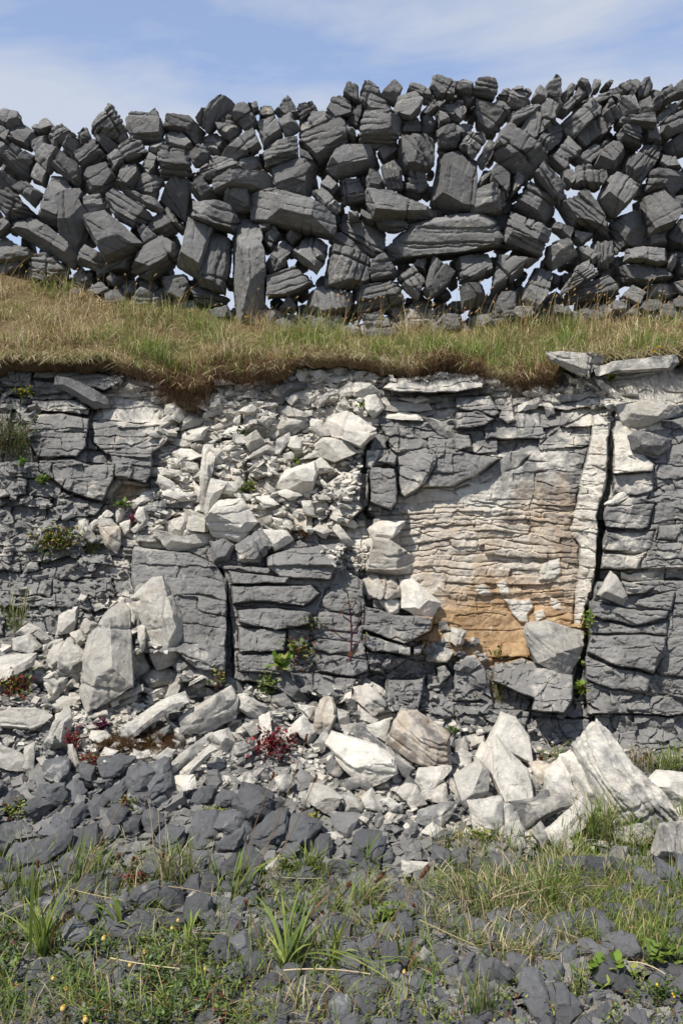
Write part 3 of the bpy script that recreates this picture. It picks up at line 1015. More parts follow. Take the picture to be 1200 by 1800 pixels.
# bedrock blocks: outline (thirds of a pixel in a panel) | forward offset m, pale, ochre, tilt u, tilt v
BLOCKS = """D 270,110 480,95 500,160 650,190 665,215 540,260 420,225 330,190 170,190 180,150 | .10 .22 0 0 .1
D 170,195 420,225 350,265 180,290 | .03 .15 0 0 0
D 170,310 380,300 480,350 470,390 360,375 180,360 | .09 .45 0 0 0
D 115,375 300,372 480,405 465,550 420,610 200,610 120,470 | .10 .12 0 .06 0
D 490,400 560,290 640,290 830,330 945,430 940,480 815,590 800,620 560,600 500,530 | .05 .35 .05 .05 .1
D 215,620 400,615 480,650 600,650 600,720 560,790 530,840 330,780 220,690 | .12 .10 0 .05 0
D 570,590 815,600 800,700 770,745 600,710 | .17 .08 0 0 0
D 560,860 640,760 780,760 700,830 560,900 | -.08 .7 .75 0 0
D 330,790 530,850 560,830 500,900 420,960 300,900 300,830 | .04 .3 .05 0 0
D 0,130 120,120 175,160 160,240 0,250 | .05 .1 0 0 0
D 0,265 85,300 160,300 150,370 0,370 | .02 .12 0 0 0
D 820,790 1030,790 1010,890 860,880 | .05 .35 0 0 0
D 720,900 880,880 850,1060 710,1060 | .10 .2 0 0 0
D 705,1080 1000,1110 1150,1180 1200,1260 1190,1750 1020,1720 940,1640 700,1640 | .30 .16 .02 -.04 0
D 960,1640 1190,1750 1180,1820 960,1800 900,1700 | .2 .14 0 0 0
E 640,970 750,870 745,700 715,690 600,680 480,800 545,830 535,930 610,965 | .14 .55 .15 .1 0
E 800,430 905,440 1100,560 900,600 850,560 | .05 .30 .05 0 0
E 895,590 1050,560 1110,600 1110,640 1040,740 930,820 895,800 | .12 .12 0 .12 .1
E 750,660 885,670 895,850 860,890 750,850 | .20 .12 0 .1 0
E 780,630 830,590 900,600 885,665 | .15 .25 0 0 0
E 1110,560 1200,565 1450,620 1330,700 1200,760 1000,770 1060,690 | .10 .08 0 0 0
E 815,250 870,195 1080,170 1200,160 1290,165 1345,210 1330,245 1200,270 900,270 | .16 .42 0 0 .1
E 110,620 250,600 250,700 150,740 110,720 | .06 .8 .2 0 0
E 0,610 90,640 75,800 0,820 -60,700 | .02 .75 .15 0 0
E 330,500 470,490 450,600 330,640 | .02 .6 .15 0 0
E 355,880 465,880 450,1000 350,1000 | .08 .85 .3 0 0
E 440,810 510,805 540,900 520,945 465,940 | .09 .8 .15 0 0
E 200,1130 330,1090 620,1060 630,1090 570,1200 540,1260 280,1240 210,1180 | .26 .10 0 .05 .1
F 0,290 170,280 235,380 200,400 0,350 | .10 .35 0 0 0
F 0,370 100,360 210,405 160,440 0,470 | .13 .35 0 0 0
F 0,490 80,495 100,560 0,580 | .12 .15 0 0 0
F 220,400 310,270 320,420 270,440 | .05 .45 0 0 0
F 330,380 440,370 460,480 330,490 | .01 .35 .05 0 0
F 720,400 750,385 820,440 800,560 790,770 760,870 755,1010 745,1100 740,1200 725,1330 650,1500 610,1480 630,1330 650,1080 610,990 625,900 660,760 700,560 | .10 .88 .18 .22 0
F 815,420 1250,400 1250,1200 760,1200 800,760 | .10 .25 .04 0 0
F 830,420 900,420 1000,600 1050,650 1040,690 820,700 | .12 .55 .1 0 .1
F 820,700 1040,690 1040,790 960,810 820,800 | .10 .40 .08 0 0
F 780,870 1050,850 1020,980 960,990 780,980 | .15 .30 .12 -.06 0
F 780,1000 960,1000 1050,990 1040,1090 950,1110 770,1100 | .10 .38 .12 -.08 0
F 770,1110 950,1120 1010,1100 960,1200 760,1200 | .12 .40 .12 -.06 0
F 1050,850 1160,840 1150,960 1040,960 | .06 .1 0 0 0
F 1070,970 1200,960 1200,1060 1060,1050 | .08 .1 0 0 0
F 1020,790 1120,750 1120,800 1010,830 | .06 .12 0 0 0
H -20,-20 590,-20 720,60 735,560 640,710 40,580 | .15 .12 0 0 0
H 10,10 330,40 310,75 20,80 | .24 .10 0 0 0
H 20,85 430,80 480,130 400,200 200,170 20,180 | .22 .10 0 0 0
H 40,210 260,200 440,230 430,290 250,330 50,280 | .24 .08 0 0 0
H 50,300 320,330 310,440 60,440 | .20 .14 0 0 0
H 320,300 440,310 420,420 320,440 | .14 .12 0 0 0
H 50,450 330,440 300,560 60,540 | .16 .12 0 0 0
H 480,200 510,110 560,100 700,130 700,240 560,230 | .10 .12 0 0 0
H 560,100 600,0 690,0 700,110 | .08 .15 0 0 0
H 470,220 700,250 690,340 480,320 | .12 .08 0 0 0
H 430,380 480,360 700,390 650,440 560,450 450,420 | .16 .14 .04 0 0
H 460,480 560,450 730,480 730,540 650,570 470,540 | .22 .08 0 0 0
H 450,545 680,575 640,700 500,680 450,640 | .2 .16 0 0 0
H 715,190 880,240 1090,260 1080,330 920,390 720,320 | .28 .10 0 .1 0
H 720,335 960,400 960,460 760,440 720,390 | .24 .16 .05 0 0
H 965,400 1050,385 1020,450 970,460 | .22 .12 0 0 0
H 725,430 950,470 850,540 730,540 | .16 .2 .08 0 0
H 830,580 1040,570 1000,740 860,760 830,680 | .2 .1 0 0 0
H 1100,520 1150,500 1190,560 1120,620 | .14 .2 0 0 0
I 200,490 350,465 530,540 625,555 620,680 580,765 400,750 400,690 190,600 | .26 .28 .03 .1 .2
I 715,60 1250,60 1250,770 680,770 690,300 | .13 .10 .01 0 0
I 680,150 900,210 1120,220 1100,270 930,300 720,250 | .16 .10 0 0 0
I 690,250 930,305 1110,280 1110,345 690,340 | .13 .12 0 0 0
I 690,345 1110,350 1110,450 1040,560 870,510 690,440 | .2 .09 0 .05 0
I 685,450 870,515 1035,565 1000,650 820,640 690,580 | .14 .14 .03 0 0
I 1120,360 1250,350 1250,570 1080,570 1050,545 | .12 .1 0 0 0
I 810,655 1000,655 1250,690 1250,760 900,760 | .05 .12 .03 0 0
I 880,50 1010,90 1050,90 1000,130 900,130 | .16 .25 .05 0 0
I 960,150 1160,110 1130,230 930,190 | .13 .12 0 0 0
I 350,780 700,790 720,1000 480,1010 380,900 | .04 .10 .02 0 0
I 720,770 1250,770 1250,1100 940,1080 820,900 730,1000 | .06 .07 0 0 0
I 0,720 400,750 360,860 100,880 0,850 | .12 .08 0 0 0
I 210,70 262,48 292,130 240,142 | .03 1.1 0 0 0
I 240,150 330,165 400,148 412,200 380,240 385,285 330,292 290,250 | .03 1.15 0 0 0
I 400,215 470,200 482,255 420,290 | .02 .7 .05 0 0
I 455,-30 545,-60 560,20 520,50 440,60 | .03 .95 .1 0 0
I 490,130 560,170 555,210 500,215 | .01 .7 .1 0 0
I 170,195 182,215 170,235 160,215 | .01 1.1 0 0 0
I 180,300 205,310 200,370 182,350 | .01 1.0 0 0 0
I 205,310 240,315 215,330 | .01 1.0 0 0 0
I 105,75 170,70 200,130 150,150 110,120 | .02 .7 .2 0 0
I 0,490 120,470 190,600 130,700 0,700 | .1 .14 0 0 0"""
# cracks: half width px, depth m | polyline
CRACKS = """F 4.5 .10|830,385 815,560 800,700 775,860 755,1100 742,1250 720,1330 705,1400
I 6 .14|705,210 685,330 672,450 650,560 632,660
E 7 .16|770,480 725,560 715,690 712,800 735,880 750,980
E 3 .08|100,610 95,700 75,830 65,880
F 2.6 .05|320,190 322,420 318,500 300,640
F 2.2 .06|0,775 120,745 220,715 290,690 350,640 420,560 560,440 700,390
F 2.0 .05|0,790 50,830 170,850 300,870 380,880 500,880 620,895
F 2.0 .045|370,625 480,640 600,660 680,670
F 1.4 .035|420,690 540,685 640,690
F 1.4 .035|420,740 520,760 600,770 650,780
F 1.5 .04|410,800 520,800 640,800
F 1.3 .03|410,830 540,850 630,850
F 1.5 .04|0,880 110,915 200,910 260,900
F 1.3 .035|0,930 80,950 180,960 300,985 410,1000
F 1.5 .04|60,1045 180,1045 300,1030 400,1005
F 1.4 .035|60,1105 220,1100 410,1085
F 1.3 .03|410,1015 500,1040 650,1080
F 1.3 .03|120,1190 260,1170 420,1160 640,1170
F 1.2 .03|410,690 405,800 380,900 400,1000 410,1090
F 1.1 .03|210,740 190,830
F 1.1 .03|110,915 90,1010 60,1080 65,1140
F 1.1 .03|280,1110 260,1180
F 1.2 .03|330,500 440,490 560,470 700,470
F 1.1 .03|440,540 560,545 690,545
F 1.2 .03|410,580 540,580 690,600
F 1.0 .02|450,400 440,490
F 1.0 .02|500,340 470,460
F 1.2 .03|720,470 810,470
F 1.6 .04|700,595 800,590
F 1.6 .04|650,772 785,770
F 1.6 .04|630,885 765,890
F 1.6 .04|610,955 765,945
F 1.6 .04|620,1000 760,1000
F 1.5 .04|655,1085 745,1110
I 1.6 .04|640,50 740,50
I 1.6 .04|630,165 715,175
I 1.6 .04|620,260 690,265
I 1.1 .03|0,30 250,40 400,35
I 1.1 .03|0,85 120,95 300,90 500,100
I 1.2 .03|0,185 120,205 230,190 260,210
I 1.3 .035|0,245 100,235 180,240 260,250
I 1.2 .03|20,320 160,330 300,330 380,320
I 1.0 .03|250,0 255,60
I 1.0 .03|130,30 40,90 0,180
I 1.0 .03|330,90 300,130
E 2.0 .05|480,800 560,700 570,690
E 1.6 .04|540,770 600,820 690,810
E 1.4 .04|905,440 905,570
E 1.4 .04|830,520 900,580 1050,560
E 1.4 .04|930,950 1050,965 1200,950
E 1.4 .04|940,990 1100,1030 1200,1040
E 1.4 .04|880,1090 1000,1080 1200,1110
E 1.4 .04|920,830 1040,760 1200,780
G 2.0 .05|900,130 1050,140 1200,170
D 2.0 .05|490,415 560,415 700,430 830,430 940,440
D 1.6 .04|500,530 600,540 700,560 800,500
D 1.6 .04|640,600 800,625
D 1.6 .05|480,390 470,540 430,610 400,680
D 1.4 .04|130,420 280,440 300,490 470,490
D 1.2 .03|580,450 565,520
H 1.4 .04|715,195 960,260
H 1.2 .03|720,270 900,320 1080,320
H 1.2 .03|910,580 905,760
I 1.2 .03|400,690 480,610 530,560
I 1.4 .04|400,755 580,770 640,790 800,770"""
PALE = [(450, 760, 190, 130, .85), (560, 680, 150, 50, .85), (820, 690, 110, 40, .45), (1000, 700, 90, 60, .45), (1130, 690, 90, 40, .75),
        (820, 960, 190, 110, .72), (950, 1060, 120, 80, .5), (690, 1030, 50, 40, .8), (1090, 820, 40, 110, .6), (1100, 1000, 40, 60, .45), (250, 710, 70, 40, .75),
        (200, 860, 60, 30, .5), (400, 860, 90, 90, .8), (950, 780, 80, 90, .35),
        (740, 900, 60, 60, .7)]
OCHRE = [(880, 1110, 150, 58, 1.45), (770, 960, 110, 90, .38), (890, 1080, 150, 80, .85), (930, 990, 130, 110, .45), (960, 900, 70, 80, .34), (740, 930, 60, 70, .30), (1020, 940, 25, 90, .35), (235, 870, 35, 22, .5), (560, 850, 50, 60, .3),
         (690, 1010, 30, 30, .3), (790, 1130, 40, 40, .4), (420, 800, 60, 60, .2), (470, 850, 130, 90, .24), (590, 880, 60, 60, .26)]

FOOT = [(-400, 500), (0, 500), (120, 520), (200, 540), (400, 566), (600, 592), (800, 590), (1000, 576), (1200, 566), (1600, 566)]
EDGE = [(-400, 640), (0, 640), (100, 640), (190, 628), (240, 648), (300, 672), (345, 688), (380, 658), (500, 650), (520, 632), (640, 628), (720, 650), (800, 642), (900, 664), (975, 668), (990, 628), (1060, 640), (1200, 626), (1600, 626)]
step = 1.5
hu, hv = np.meshgrid(np.arange(-420, 1620, step), np.arange(614, 1480, step))
wu = hu + 5 * fbm(hu / 45, hv / 45, 0, 21, 4)
wv = hv + 5 * fbm(hu / 45, hv / 45, 3.3, 22, 4)
cr = np.random.default_rng(8)


def strata(u, v, hmin, hmax, wmin, wmax, amp, sd):
    """irregular courses split by upright joints: cell offset, groove strength"""
    q = np.random.default_rng(sd)
    t = v + 14 * fbm(u / 170, v / 120, 0, sd, 3) + 2.5 * vnoise(u / 12, v / 12, 0, sd + 1)
    b = 560 + np.cumsum(q.uniform(hmin, hmax, 120))
    k = np.clip(np.searchsorted(b, t), 1, 119)
    dh = np.minimum(t - b[k - 1], b[k] - t)
    near = np.where(t - b[k - 1] < b[k] - t, k - 1, k)
    off = np.zeros_like(u)
    dvj = np.full(u.shape, 99.0)
    su = u + 7 * fbm(u / 60, v / 30, 1.7, sd + 2, 3)
    tl = np.zeros_like(u)
    for r in range(1, 120):
        m = k == r
        if not m.any():
            continue
        j = -480 + q.uniform(0, 60) + np.cumsum(q.uniform(wmin, wmax, 120))
        c = np.clip(np.searchsorted(j, su[m]), 1, 119)
        dvj[m] = np.minimum(su[m] - j[c - 1], j[c] - su[m])
        o = q.normal(0, amp, 120)
        ti = q.normal(0, amp * 0.9, 120)
        off[m] = o[c] + ti[c] * ((su[m] - j[c - 1]) / (j[c] - j[c - 1]) - 0.5) + q.normal(0, amp) * ((t[m] - b[r - 1]) / (b[r] - b[r - 1]) - .5)
    brk = np.clip(0.62 + 1.5 * vnoise(u / 38 + near * 5.1, near * 2.7, 0, sd + 3), 0, 1)
    brj = np.clip(0.45 + 1.6 * vnoise(k * 3.7, u / 40, 0, sd + 4), 0, 1)
    g = brk * np.exp(-(dh / 1.25) ** 2) + 0.8 * brj * np.exp(-(dvj / 1.2) ** 2)
    return off, g


oA, gA = strata(hu, hv, 10, 34, 40, 150, 0.030, 31)
oB, gB = strata(hu, hv, 6, 15, 30, 120, 0.012, 47)
oC, gC = strata(hu, hv, 14, 40, 22, 75, 0.028, 59)


def blob(u, v, lst):
    r = np.zeros_like(u)
    for (a, b, ra, rb, w) in lst:
        d = ((u - a) / ra) ** 2 + ((v - b) / rb) ** 2
        r = np.maximum(r, w * np.clip(1.6 - 1.1 * d, 0, 1))
    return r


def soft(poly, u, v, w):
    i = inpoly(poly, u, v)
    d = segdist(poly, u, v, True)
    return np.clip(0.5 + np.where(i, d, -d) / w, 0, 1)


# how broken the rock is: 1 in the rough left edge, right edge and the scree chute, 0 on the smooth panel
rough = np.clip(soft([(-240, 600), (60, 600), (60, 760), (230, 960), (230, 1400), (-240, 1400)], wu, wv, 40)
                + soft([(1140, 720), (1440, 700), (1440, 1040), (1130, 1040)], wu, wv, 40) * .9
                + soft([(270, 650), (640, 640), (640, 960), (300, 960), (330, 800)], wu, wv, 60) * .8, 0, 1)
thin = soft([(60, 620), (330, 620), (300, 700), (60, 720)], wu, wv, 30) + soft([(660, 630), (900, 640), (900, 760), (680, 740)], wu, wv, 30) \
    + soft([(1060, 630), (1440, 600), (1440, 720), (1080, 720)], wu, wv, 30) + .8 * soft([(680, 880), (1010, 880), (1000, 1100), (700, 1000)], wu, wv, 40)
thin = np.clip(thin, 0, 1)
panel = soft([(670, 860), (760, 850), (960, 780), (1015, 800), (1010, 1000), (1000, 1120), (830, 1150), (760, 1060), (690, 1000)], wu, wv, 30)
off = oA * (1 - rough) * (1 - thin) * (1 - .8 * panel) * 0.8 + oC * rough + oB * thin * (1 - rough)
grv = 0.030 * gA * (1 - rough) * (1 - thin) * (1 - panel) + 0.042 * gC * rough + 0.026 * gB * thin * (1 - rough) + 0.006 * gB * (1 - thin) * (1 - panel)
pale = 0.16 + blob(wu, wv, PALE) * 0.9 + 0.32 * fbm(hu / 70, hv / 50, 0, 40, 4)
ochre = blob(wu, wv, OCHRE)
for ln in BLOCKS.splitlines():
    body, _, par = ln.partition('|')
    p = np.array(pts(body[2:], body[0]))
    o, pa, oc, tu, tv = [float(x) for x in par.split()]
    o *= 0.75
    bx = (hu > p[:, 0].min() - 14) & (hu < p[:, 0].max() + 14) & (hv > p[:, 1].min() - 14) & (hv < p[:, 1].max() + 14)
    ii = np.where(bx)
    su_, sv_ = hu[ii] + (wu - hu)[ii] * .7, hv[ii] + (wv - hv)[ii] * .7
    ins = inpoly(p, su_, sv_)
    d = segdist(p, su_, sv_, True)
    s = np.where(ins, np.clip(d / 2.2, 0, 1), 0)
    # slightly rounded arrises, as weathered blocks have
    edge = np.exp(-d / 2.2) * 0.012
    cu, cv = p.mean(0)
    sp = np.ptp(p, axis=0)
    no = o + tu * (su_ - cu) / sp[0] + tv * (sv_ - cv) / sp[1] + off[ii] * 0.30 - edge
    off[ii] = off[ii] * (1 - s) + no * s
    grv[ii] = np.where(ins, grv[ii] * 0.55, grv[ii]) + (0.0 if abs(o) < .027 and pa > .6 else 0.028) * np.exp(-(d / 1.3) ** 2) * np.clip(.7 + 1.2 * vnoise(su_ / 30, sv_ / 30, cu, 61), 0, 1)
    sc = np.where(ins, np.clip(d / 5, 0, 1), 0)
    pale[ii] = pale[ii] * (1 - sc) + (pa + 0.45 * (pale[ii] - .16)) * sc
    ochre[ii] = ochre[ii] * (1 - sc) + oc * sc
for ln in CRACKS.splitlines():
    h, _, body = ln.partition('|')
    pn, w, dp = h.split()
    p = np.array(pts(body, pn))
    w, dp = float(w), float(dp)
    dp *= .45 if w < 2.8 else 1
    w *= .8 if w < 2.8 else 1
    bx = (hu > p[:, 0].min() - 25) & (hu < p[:, 0].max() + 25) & (hv > p[:, 1].min() - 25) & (hv < p[:, 1].max() + 25)
    ii = np.where(bx)
    d = segdist(p, wu[ii], wv[ii])
    ww = w * (1 + 0.5 * vnoise(hu[ii] / 14, hv[ii] / 14, 0, 71))
    grv[ii] = np.maximum(grv[ii], dp * np.exp(-(d / ww) ** 4) * (np.clip(.75 + 1.3 * vnoise(hu[ii] / 22, hv[ii] / 22, p[0, 0], 72), .1, 1.1) if w < 2.4 else 1))
fine = 0.008 * (1 - .45 * panel) * fbm(hu / 34, hv / 24, 0, 81, 4) + 0.0035 * fbm(hu / 7, hv / 6, 0, 82, 3)
fade = np.clip((1345 - hv + 25 * vnoise(hu / 60, 0, 0, 83)) / 40, 0, 1)
f1, f2, f3, fdu, fdv = worley(wu, wv * 1.35, 44.0, 5)
f4, f5, f6, gdu, gdv = worley(wu + 9 * vnoise(hu / 18, hv / 18, 0, 86), wv, 19.0, 77)
facet = 0.022 * (f1 * fdu + f2 * fdv + .25 * f3) + 0.011 * (f4 * gdu + f5 * gdv + .35 * f6)
facet = facet * (0.6 + .35 * rough) * (1 - .65 * panel)
low_rub = np.clip((hv - 1150) / 120, 0, 1)
facet = facet + low_rub * 0.035 * (f4 * gdu + f5 * gdv + .5 * f6)
off = off + facet
HFW = (off + fine) * fade - grv * fade + (0.02 * fbm(hu / 20, hv / 14, 5, 84, 4) + facet) * (1 - fade)
top_fade = np.clip((hv - 620) / 20, 0, 1)
HFW = HFW * top_fade
HD = base_depth(hu, hv) - HFW
# the rock passes under the turf bank
_ve, _vf = (np.interp(hu, [e[0] for e in T_], [e[1] for e in T_]) for T_ in (EDGE, FOOT))
_s = (_ve - hv) / (_ve - _vf)
HD = np.where(_s > 0.02, np.maximum(HD, 6.14 + 1.02 * _s + 0.10), HD)
verts = ray(hu, hv, HD)
nr, nc = hu.shape
ia = np.arange(nr - 1)[:, None] * nc + np.arange(nc - 1)[None]
Q = np.stack([ia, ia + nc, ia + nc + 1, ia + 1], -1).reshape(-1, 4)
cliff = add_mesh('rock_face', verts.reshape(-1, 3), Q, None, M_CLIFF, attrs={'pale': np.clip(pale, 0, 1.2), 'ochre': ochre}, sharp=38)
tag(cliff, 'layered grey and ochre limestone face of the old quarry', 'rock face', kind='structure')


def surf(u, v):
    """distance of the rock face or ground seen at pixel (u, v)"""
    u = np.asarray(u, float)
    v = np.asarray(v, float)
    i = np.clip(((v - 614) / step).round().astype(int), 0, nr - 1)
    j = np.clip(((u + 420) / step).round().astype(int), 0, nc - 1)
    return np.where(v < 1475, HD[i, j], base_depth(u, v))


# foreground ground, one sheet running under the rubble and out to the horizon
fu, fv = np.meshgrid(np.arange(-420, 1621, 6.0), np.concatenate([np.arange(1290, 1960, 4.0), np.arange(1960, 2400, 20.0)]))
FD = base_depth(fu, fv) + 0.03
gvts = ray(fu, fv, FD)
gvts[..., 2] += 0.022 * fbm(gvts[..., 0] * 9, gvts[..., 1] * 9, 0, 90, 4) - 0.02
n2, m2 = fu.shape
ib = np.arange(n2 - 1)[:, None] * m2 + np.arange(m2 - 1)[None]
gq = np.stack([ib, ib + m2, ib + m2 + 1, ib + 1], -1).reshape(-1, 4)
far = [(-3000, -3000, -0.12), (3000, -3000, -0.12), (3000, 3000, -0.12), (-3000, 3000, -0.12)]
nv = gvts.reshape(-1, 3)
gq = np.concatenate([gq, np.array([[len(nv), len(nv) + 1, len(nv) + 2, len(nv) + 3]])])
ground = add_mesh('ground', np.concatenate([nv, np.array(far)]), gq, None, M_EARTH)
tag(ground, 'stony quarry floor between the grass and the rubble', 'ground', kind='structure')

# ------------------------------------------------------------------ turf bank between the rock face and the wall


def poly_at(tab, u):
    t = np.array(tab, float)
    return np.interp(u, t[:, 0], t[:, 1])


def bank(u, s):
    """s = 0 at the lip over the rock face, 1 at the foot of the wall"""
    ve, vf = poly_at(EDGE, u) + 7 * vnoise(u / 24, 0, 0, 66) + 4 * vnoise(u / 8, 0, 0, 67), poly_at(FOOT, u)
    v = ve + (vf - ve) * s
    Y = 6.14 + (7.16 - 6.14) * s
    return ray(u, v, Y)


bu = np.arange(-400, 1601, 5.0)
rows = []
for s in np.linspace(0, 1.25, 30):
    P = bank(bu, s)
    P[:, 2] += 0.012 * fbm(P[:, 0] * 4, P[:, 1] * 4, 0, 95, 3)
    rows.append(P)
b1 = rows[-1].copy()
b1[:, 1] = 9.5
rows.append(b1)
b2 = b1.copy()
b2[:, 1] = 60
b2[:, 2] -= 1.0
b2[:, 0] *= 6
rows.append(b2)
l1 = rows[0].copy()
l1[:, 1] += 0.05
l1[:, 2] -= 0.05
l2 = l1.copy()
l2[:, 1] += 0.30
l2[:, 2] += 0.02
rows = [l2, l1] + rows
BV = np.array(rows)
n3, m3 = BV.shape[:2]
ic = np.arange(n3 - 1)[:, None] * m3 + np.arange(m3 - 1)[None]
bankob = add_mesh('grass_bank', BV.reshape(-1, 3), np.stack([ic, ic + 1, ic + m3 + 1, ic + m3], -1).reshape(-1, 4), None, M_TURF)
tag(bankob, 'sloping turf bank between the rock face and the wall', 'bank', kind='structure')

